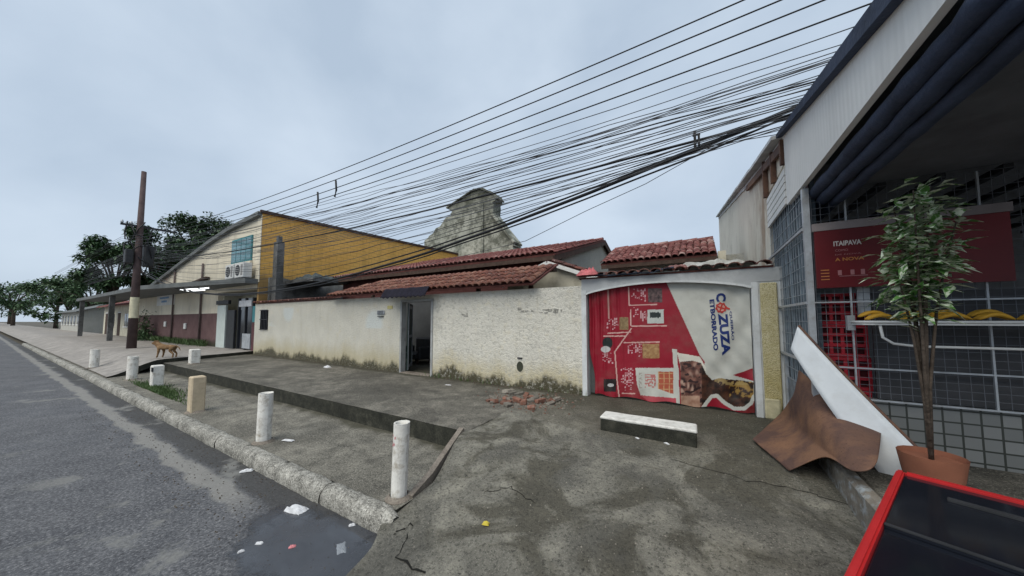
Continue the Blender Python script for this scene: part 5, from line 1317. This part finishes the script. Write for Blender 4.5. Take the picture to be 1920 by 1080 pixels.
grass('facade_weeds', 1400, lambda: (random.uniform(-33, -23), 6.5 - abs(random.gauss(0, .15)), .43), .08, .4, 'weeds along the foot of the brown wall')

# ------------------------------------------------------------------ dog
dp = onz(309, 671, .43)
dg_ = bpy.data.meshes.new('dog'); S_ = .92
J = {'pel': (.30, 0, .47), 'bel': (.10, 0, .44), 'che': (-.14, 0, .43), 'nk': (-.27, 0, .54), 'hd': (-.37, .0, .62), 'mz': (-.52, 0, .585),
     'sh_l': (-.17, .085, .40), 'el_l': (-.13, .09, .27), 'wr_l': (-.15, .09, .12), 'pw_l': (-.18, .09, .02),
     'sh_r': (-.17, -.085, .40), 'el_r': (-.17, -.09, .27), 'wr_r': (-.20, -.09, .12), 'pw_r': (-.23, -.09, .02),
     'hp_l': (.30, .085, .42), 'kn_l': (.23, .095, .30), 'hk_l': (.36, .095, .17), 'hf_l': (.33, .095, .02),
     'hp_r': (.31, -.085, .42), 'kn_r': (.26, -.095, .30), 'hk_r': (.40, -.095, .17), 'hf_r': (.37, -.095, .02),
     't1': (.40, 0, .49), 't2': (.50, .02, .42), 't3': (.55, .03, .30), 'e_l': (-.35, .07, .71), 'e_r': (-.35, -.07, .71)}
RAD = {'pel': .10, 'bel': .10, 'che': .135, 'nk': .085, 'hd': .08, 'mz': .035, 't1': .03, 't2': .022, 't3': .012, 'e_l': .018, 'e_r': .018}
for s_ in 'lr': RAD.update({'sh_' + s_: .06, 'el_' + s_: .042, 'wr_' + s_: .026, 'pw_' + s_: .03, 'hp_' + s_: .075, 'kn_' + s_: .055, 'hk_' + s_: .028, 'hf_' + s_: .03})
ks = list(J); E_ = [('pel', 'bel'), ('bel', 'che'), ('che', 'nk'), ('nk', 'hd'), ('hd', 'mz'), ('hd', 'e_l'), ('hd', 'e_r'), ('pel', 't1'), ('t1', 't2'), ('t2', 't3')]
for s_ in 'lr': E_ += [('che', 'sh_' + s_), ('sh_' + s_, 'el_' + s_), ('el_' + s_, 'wr_' + s_), ('wr_' + s_, 'pw_' + s_), ('pel', 'hp_' + s_), ('hp_' + s_, 'kn_' + s_), ('kn_' + s_, 'hk_' + s_), ('hk_' + s_, 'hf_' + s_)]
dg_.from_pydata([Vector(J[k]) * S_ for k in ks], [(ks.index(a), ks.index(b)) for a, b in E_], [])
dob = bpy.data.objects.new('dog', dg_); link(dob)
md = dob.modifiers.new('skin', 'SKIN'); 
for i, k in enumerate(ks):
    dg_.skin_vertices[0].data[i].radius = (RAD[k] * S_, RAD[k] * S_); dg_.skin_vertices[0].data[i].use_root = (k == 'pel')
sb_ = dob.modifiers.new('sub', 'SUBSURF'); sb_.levels = 2; sb_.render_levels = 2
dgm = bpy.data.meshes.new_from_object(dob.evaluated_get(bpy.context.evaluated_depsgraph_get())); bpy.data.objects.remove(dob)
dog = bpy.data.objects.new('dog', dgm); link(dog); dog.location = (dp[0], dp[1], .425); dog.rotation_euler = (0, 0, R(35))
t = NT('dog_fur'); cz_ = t.n('ShaderNodeSeparateXYZ'); t.link(t.obj(), cz_.inputs[0])
M_fur = t.out(t.mix(t.ramp(t.noise(9, 5, .6, vec=t.obj()), [(.4, 0.0), (.65, 1.0)]), (.16, .095, .05), (.27, .18, .10)), .9, t.bump(t.noise(120, 3, .6), .4, .006), 0, .1)
dgm.materials.clear(); dgm.materials.append(M_fur)
for f in dgm.polygons: f.use_smooth = True; f.material_index = 0
tag(dog, 'brown dog standing on the raised paving before the brown wall', 'dog')

# ------------------------------------------------------------------ trees and the street beyond
def tree(base, h, rx, ry, cz, n, seed, label, leaf=.3, group='trees behind the roofs', mat=None):
    random.seed(seed); b = Vector(base)
    t_ = thing('tree', tuple(b), label, 'tree', group)
    m = MB(); cl = []
    m.tube([b, b + Vector((.1, 0, h * .3)), b + Vector((.0, .1, h * .55))], [h * .03, h * .024, h * .016], 8)
    for k in range(11):
        a = k * 2.4 + random.uniform(-.3, .3); zz = h * random.uniform(.48, .95); q = ((zz / h - cz) / (1 - cz + .05)) if zz > h * cz else .35
        rr = math.sqrt(max(.05, 1 - q * q)) * random.uniform(.45, .95)
        e = b + Vector((math.cos(a) * rx * rr, math.sin(a) * ry * rr, zz)); s0 = b + Vector((0, 0, h * random.uniform(.28, .5)))
        m.tube([s0, s0.lerp(e, .5) + Vector((0, 0, h * .04)), e], [h * .012, h * .008, h * .003], 5); cl.append((e, random.uniform(.16, .3) * max(rx, ry)))
    m.build('trunk', M_bark, t_)
    for k in range(9):
        a = random.uniform(0, 6.28); q = random.uniform(-.6, .9); rr = math.sqrt(1 - q * q) * random.uniform(.3, .85)
        cl.append((b + Vector((math.cos(a) * rx * rr, math.sin(a) * ry * rr, h * (cz + (1 - cz) * .85 * q))), random.uniform(.16, .3) * max(rx, ry)))
    m = MB()
    for k in range(n):
        c, r_ = random.choice(cl); d = Vector((random.gauss(0, 1), random.gauss(0, 1), random.gauss(0, .7))); 
        p = c + d.normalized() * r_ * random.random() ** .45
        leaf_card(m, p, Vector((random.gauss(0, 1), random.gauss(0, 1), random.gauss(0, .5))), leaf * random.uniform(.7, 1.4), leaf * random.uniform(.4, .7), random.uniform(0, 1))
    m.build('crown', mat or M_leaf, t_, norm=False); return t_
M_leaf2 = m_leaf('tree_leaf_pale', (.05, .09, .05), (.11, .17, .085))
tree((-58.5, 15.5, 0), 16.3, 5.2, 4.6, .66, 9000, 2, 'open crowned tree rising highest behind the curved roof', .42, mat=M_leaf2)
tree((-57.5, 11.2, 0), 13.2, 4.6, 3.8, .58, 14000, 3, 'dense dark tree beside the cream building behind the pole', .42)
tree((-58, 8.0, 0), 11.8, 3.6, 3.0, .56, 10000, 4, 'broad dark tree at the gap between the two low houses', .42)
tree((-60, 19, 0), 14.2, 5, 4.5, .6, 8000, 5, 'rounded tree half hidden by the curved roof', .42)
tree((-88, 10, 0), 10, 5, 4.5, .5, 3500, 6, 'round tree standing beyond the second low house', .42)
for k, (x_, y_, h_) in enumerate(((-96, 8.5, 9), (-120, 9, 11), (-150, 5, 12), (-175, -2, 13), (-190, -12, 13), (-200, 6, 14))):
    tree((x_, y_, 0), h_, h_ * .55, h_ * .5, .5, 2200, 40 + k, 'distant tree closing the end of the street', .7, 'far trees along the street')
random.seed(9)
bs = thing('bush', (-33.6, 6.1, .43), 'green bush growing against the brown wall by the pole', 'bush')
m = MB()
for k in range(900):
    p = Vector((-33.6 + random.gauss(0, .5), 6.1 + random.gauss(0, .2), .5 + abs(random.gauss(0, .75)))); leaf_card(m, p, Vector((random.gauss(0, 1), random.gauss(0, 1), random.gauss(0, .6))), .2, .09, .6)
m.build('leaves', M_leaf, bs, norm=False)
m = MB()
for k in range(6): m.tube([(-33.6, 6.1, .42), (-33.6 + random.gauss(0, .4), 6.1 + random.gauss(0, .15), 1.5)], [.02, .008], 5)
m.build('stems', M_bark, bs)
def low_house(x0, x1, y0, h, wallm, roofm, label, seed):
    t_ = thing('low_house', ((x0 + x1) / 2, y0 + 4, .43), label, 'house')
    boxo('front_wall', wallm, t_, x0, x1, y0, y0 + .2, .2, h); boxo('end_wall', wallm, t_, x1 - .2, x1 - .001, y0 + .201, y0 + 8, .2, h)
    m = MB(); m.prism([(y0 - .5, h - .1), (y0 + 4, h + 1.5), (y0 + 8.5, h - .1), (y0 + 8.5, h - .2), (y0 + 4, h + 1.4), (y0 - .5, h - .2)], x0 - .3, x1 + .3, 'x'); m.build('roof', roofm, t_)
    m = MB(); m.prism([(y0 + .01, h + .002), (y0 + 8, h + .002), (y0 + 4, h + 1.38)], x1 - .2, x1 - .01, 'x'); m.build('gable', wallm, t_)
    k = x0 + 1.0; random.seed(seed)
    while k < x1 - 2:
        if random.random() < .4: d_ = boxo('door', M_wood, t_, k, k + 1.0, y0 - .03, y0 + .02, .43, 2.5); boxo('frame', M_white, d_, k - .08, k + 1.08, y0 - .02, y0 - .004, 2.502, 2.6)
        else:
            w_ = boxo('window', M_panedk, t_, k, k + 1.3, y0 - .025, y0 + .02, 1.3, 2.4); boxo('sill', M_white, w_, k - .1, k + 1.4, y0 - .1, y0 - .0, 1.2, 1.29); boxo('mullion', M_white, w_, k + .62, k + .68, y0 - .04, y0 - .026, 1.3, 2.4)
        k += 2.7
low_house(-53, -41, 6.8, 3.3, M_cream, M_tile_rd, 'low cream house with red roof next to the cream building', 3)
low_house(-82, -64, 6.6, 3.0, M_house, M_roofgrey, 'low grey house farther down the street past the trees', 5)
